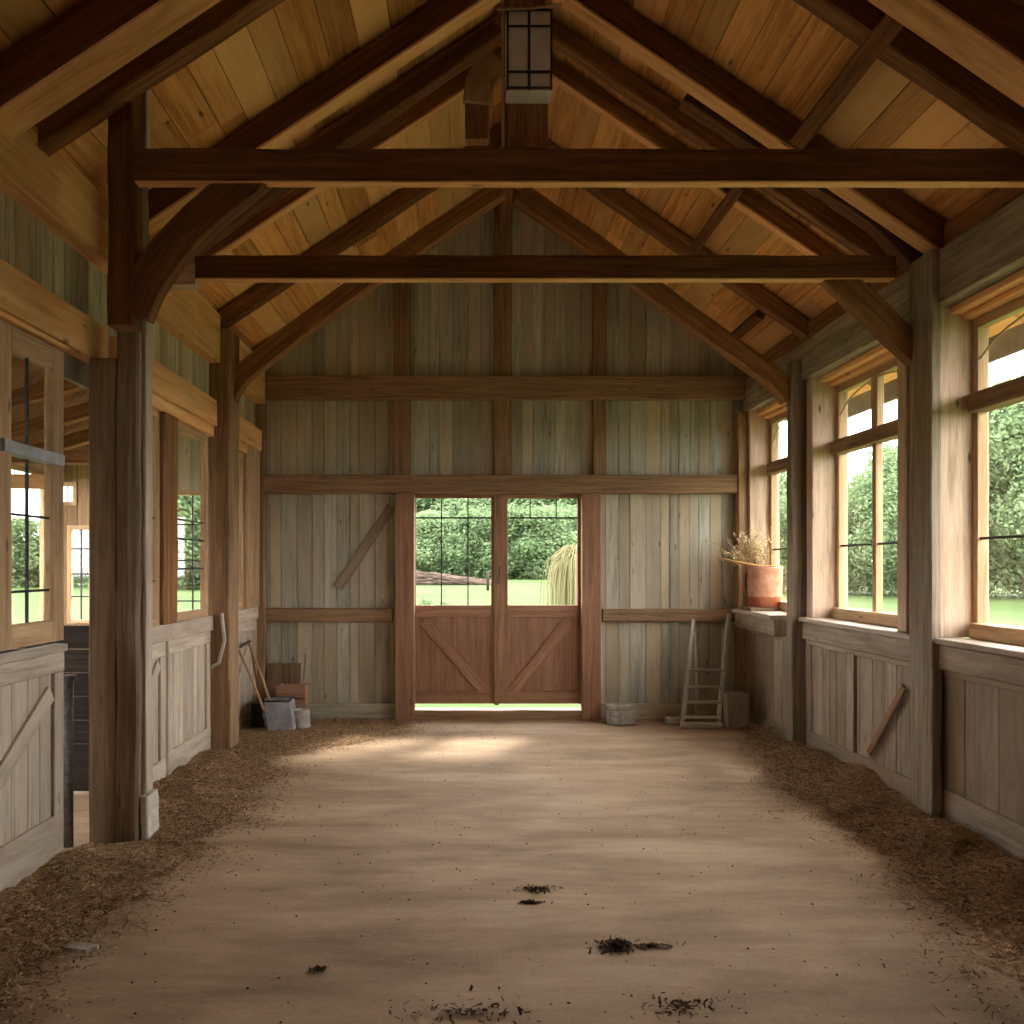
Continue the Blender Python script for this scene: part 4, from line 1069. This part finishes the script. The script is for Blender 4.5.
def copy_tree(o, parent=None):
    c = o.copy(); COL.objects.link(c)
    if parent is not None: c.parent = parent
    for ch in list(o.children): copy_tree(ch, c)
    return c
protos = [tree_proto(21, M['leaf']), tree_proto(22, M['leaf2']), tree_proto(23, M['leaf']), tree_proto(24, M['leaf2'], 34000, .0085), tree_proto(27, M['leaf'], 34000, .0085)]
used = [False] * 5
def tree(x, y, h, w, k, label, group=None):
    if not used[k]: o = protos[k]; used[k] = True
    else: o = copy_tree(protos[k])
    o.location = (x, y, gz(x, y) - .1); o.scale = (w, w, h); o.rotation_euler.z = R.uniform(0, 6.28)
    o['label'] = label; o['category'] = 'tree'
    if group: o['group'] = group
    elif 'group' in o: del o['group']
far_g = 'trees of the far tree line seen through the door windows'
for i, x in enumerate((-26, -20, -14.5, -9, -4, .5, 5, 9.5, 14, 19, 25, 31)):
    h = [11, 10, 9.5, 9, 9.5, 10, 10.5, 10, 11, 10.5, 11, 12][i]
    tree(x + R.uniform(-1, 1), 108 + R.uniform(-3, 5), h * .95, 13, i % 3, 'green tree in the tree line across the lawn behind the double doors', far_g)
for i, x in enumerate((-30, -18, -6, 6, 18, 30)):
    tree(x, 135, 19, 24, (i + 1) % 3, 'taller hazy tree behind the tree line across the lawn', 'tall trees behind the far tree line')
rg = 'trees beyond the right windows'
for i, (dx, y, h, w) in enumerate(((.33, 56, 8.5, 11), (.39, 52, 8, 10), (.45, 50, 7.6, 10), (.51, 47, 8.8, 10), (.57, 44, 8.6, 10), (.63, 42, 9.2, 10), (.7, 40, 11.5, 11), (.79, 38, 11, 11), (.9, 36, 11, 12))):
    tree(dx * y, y, h, w, 3 + i % 2, 'leafy green tree on the lawn outside the windows of the right wall', rg)
lg = 'trees beyond the left windows'
for i, (dx, y, h, w) in enumerate(((-.68, 62, 6.5, 9), (-.58, 66, 6, 9), (-.5, 70, 6.5, 10), (-.42, 66, 9, 11), (-.36, 60, 9.5, 11), (-.3, 62, 9, 11), (-.24, 68, 9, 12))):
    tree(dx * y, y, h, w, (i + 1) % 3, 'green tree far outside the windows of the left wall', lg)

# weeping shrub seen in the right door pane
rr = random.Random(31); wc = Vector((2.7, 19.5, -.06)); mb = MB()
for k in range(420):
    a = rr.uniform(0, 6.283); q = rr.uniform(.1, .78); top = rr.uniform(1.9, 2.25)
    p0 = wc + Vector((rr.gauss(0, .06), rr.gauss(0, .06), top - .15)); d = Vector((math.cos(a), math.sin(a), 0))
    pts = [p0, p0 + d * q * .5 + Vector((0, 0, .18)), p0 + d * q * .9 + Vector((0, 0, -.1)), p0 + d * q * 1.05 + Vector((0, 0, -.7)), p0 + d * q * 1.1 + Vector((0, 0, -top + .3))]
    mb.tube(pts, [.012, .012, .011, .01, .006], 3, (rr.random(), 0), False, False)
ws = empty('weeping_shrub', wc, 'yellowish weeping shrub on the lawn seen through the right door window', 'shrub')
mb.build('strands', M['willow'], ws)
mb = MB(); mb.tube([wc, wc + Vector((-.03, 0, 1)), wc + Vector((.02, 0, 2.0))], [.05, .04, .02], 8); mb.tube([wc + Vector((-.45, -.3, .1)), wc + Vector((-.1, -.2, 1.5))], [.03, .02], 6); mb.build('trunk', M['bark2'], ws)
# brush heap in left pane
mb = MB(); rr = random.Random(33)
for k in range(1500):
    t = rr.random(); x = -7.0 + 8.6 * t; H_ = 1.45 - 1.1 * t
    z = H_ * rr.uniform(.2, 1.04)
    p = Vector((x, 74 + rr.uniform(-1.2, 1.2), z)); mb.beam(p, p + Vector((rr.uniform(.3, 1.2), rr.uniform(-.3, .3), rr.uniform(-.2, .05))), .05, .05, tone=(rr.random(), 0))
mb.prism([(-7.2, 73.6, -.05), (2.0, 73.6, -.05), (1.6, 73.8, .2), (-7.2, 74, 1.3)], (0, 1.2, 0), tone=(.6, 0))
mb.build('brush_heap', M['brush'], label='low heap of dry brown brush on the lawn seen through the left door window', cat='brush')
mc, mbl = crown_mesh(40, 900, .03, None)
for i, (x, y, s_) in enumerate(((-1.25, 23, .95), (-.75, 24, .8))):
    q = MB(); q.v = [Vector((p.x * s_ * 1.3 + x, p.y * s_ + y, (p.z - .2) * s_ + .0)) for p in mbl.v]; q.f = mbl.f; q.uv = mbl.uv; q.t = mbl.t; q.sm = mbl.sm
    q.build('garden_bush', M['leaf2'], label=['pale leafy bush outside in front of the brush heap', 'smaller pale bush outside right of the leafy bush'][i], cat='bush')
mb = MB(); mb.tube([(1.36, 55, 0), (1.36, 55, 1.25)], .1, 8); mb.build('fence_post', M['black'], label='lone dark post out on the lawn beside the left door window edge', cat='post')

# ------------------------------------------------------------------ light, world, camera
sc = bpy.context.scene
w = bpy.data.worlds.new('sky'); sc.world = w; w.use_nodes = True; nt = w.node_tree; nt.nodes.clear()
out = nd(nt, 'ShaderNodeOutputWorld'); bg = nd(nt, 'ShaderNodeBackground')
tc = nd(nt, 'ShaderNodeTexCoord'); sp = nd(nt, 'ShaderNodeSeparateXYZ'); nt.links.new(tc.outputs['Generated'], sp.inputs[0])
c = ramp(nt, sp.outputs[2], [(0.0, (1, .985, .96, 1)), (.3, (1, .99, .97, 1)), (1.0, (.95, .97, 1, 1))])
cl = noise_n(nt, tc.outputs['Generated'], 2.5, 6, .6)
c = mix_c(nt, ramp(nt, cl, [(.45, 0.0), (.65, .5)]), c, (1, 1, 1, 1))
nt.links.new(c, bg.inputs[0]); bg.inputs[1].default_value = SKY = 1.0
nt.links.new(bg.outputs[0], out.inputs[0])
sun = bpy.data.lights.new('sun', 'SUN'); sun.energy = .65; sun.angle = math.radians(9); sun.color = (1, .95, .86)
so = bpy.data.objects.new('sun', sun); COL.objects.link(so)
so.rotation_euler = Vector((-.6, -1, -1.3)).to_track_quat('-Z', 'Y').to_euler(); so.location = (5, 20, 20)

cam = bpy.data.cameras.new('camera'); co = bpy.data.objects.new('camera', cam); COL.objects.link(co); sc.camera = co
co.location = (0, 0, EYE); co.rotation_euler = (math.pi / 2, 0, 0)
cam.sensor_width = 36; cam.lens = F / 1024 * 36
cam.shift_x = (512 - 468) / 1024; cam.shift_y = (566 - 512) / 1024
cam.clip_start = .05; cam.clip_end = 1000
sc.view_settings.view_transform = 'Standard'; sc.view_settings.look = 'None'; sc.view_settings.gamma = 1
sc.view_settings.use_curve_mapping = False
sc.view_settings.exposure = 3.6
sc.cycles.max_bounces = 10; sc.cycles.diffuse_bounces = 6; sc.cycles.transparent_max_bounces = 12
sc.cycles.use_denoising = True
sc.cycles.sample_clamp_indirect = 6
for o in bpy.data.objects:
    if '_o' in o: del o['_o']
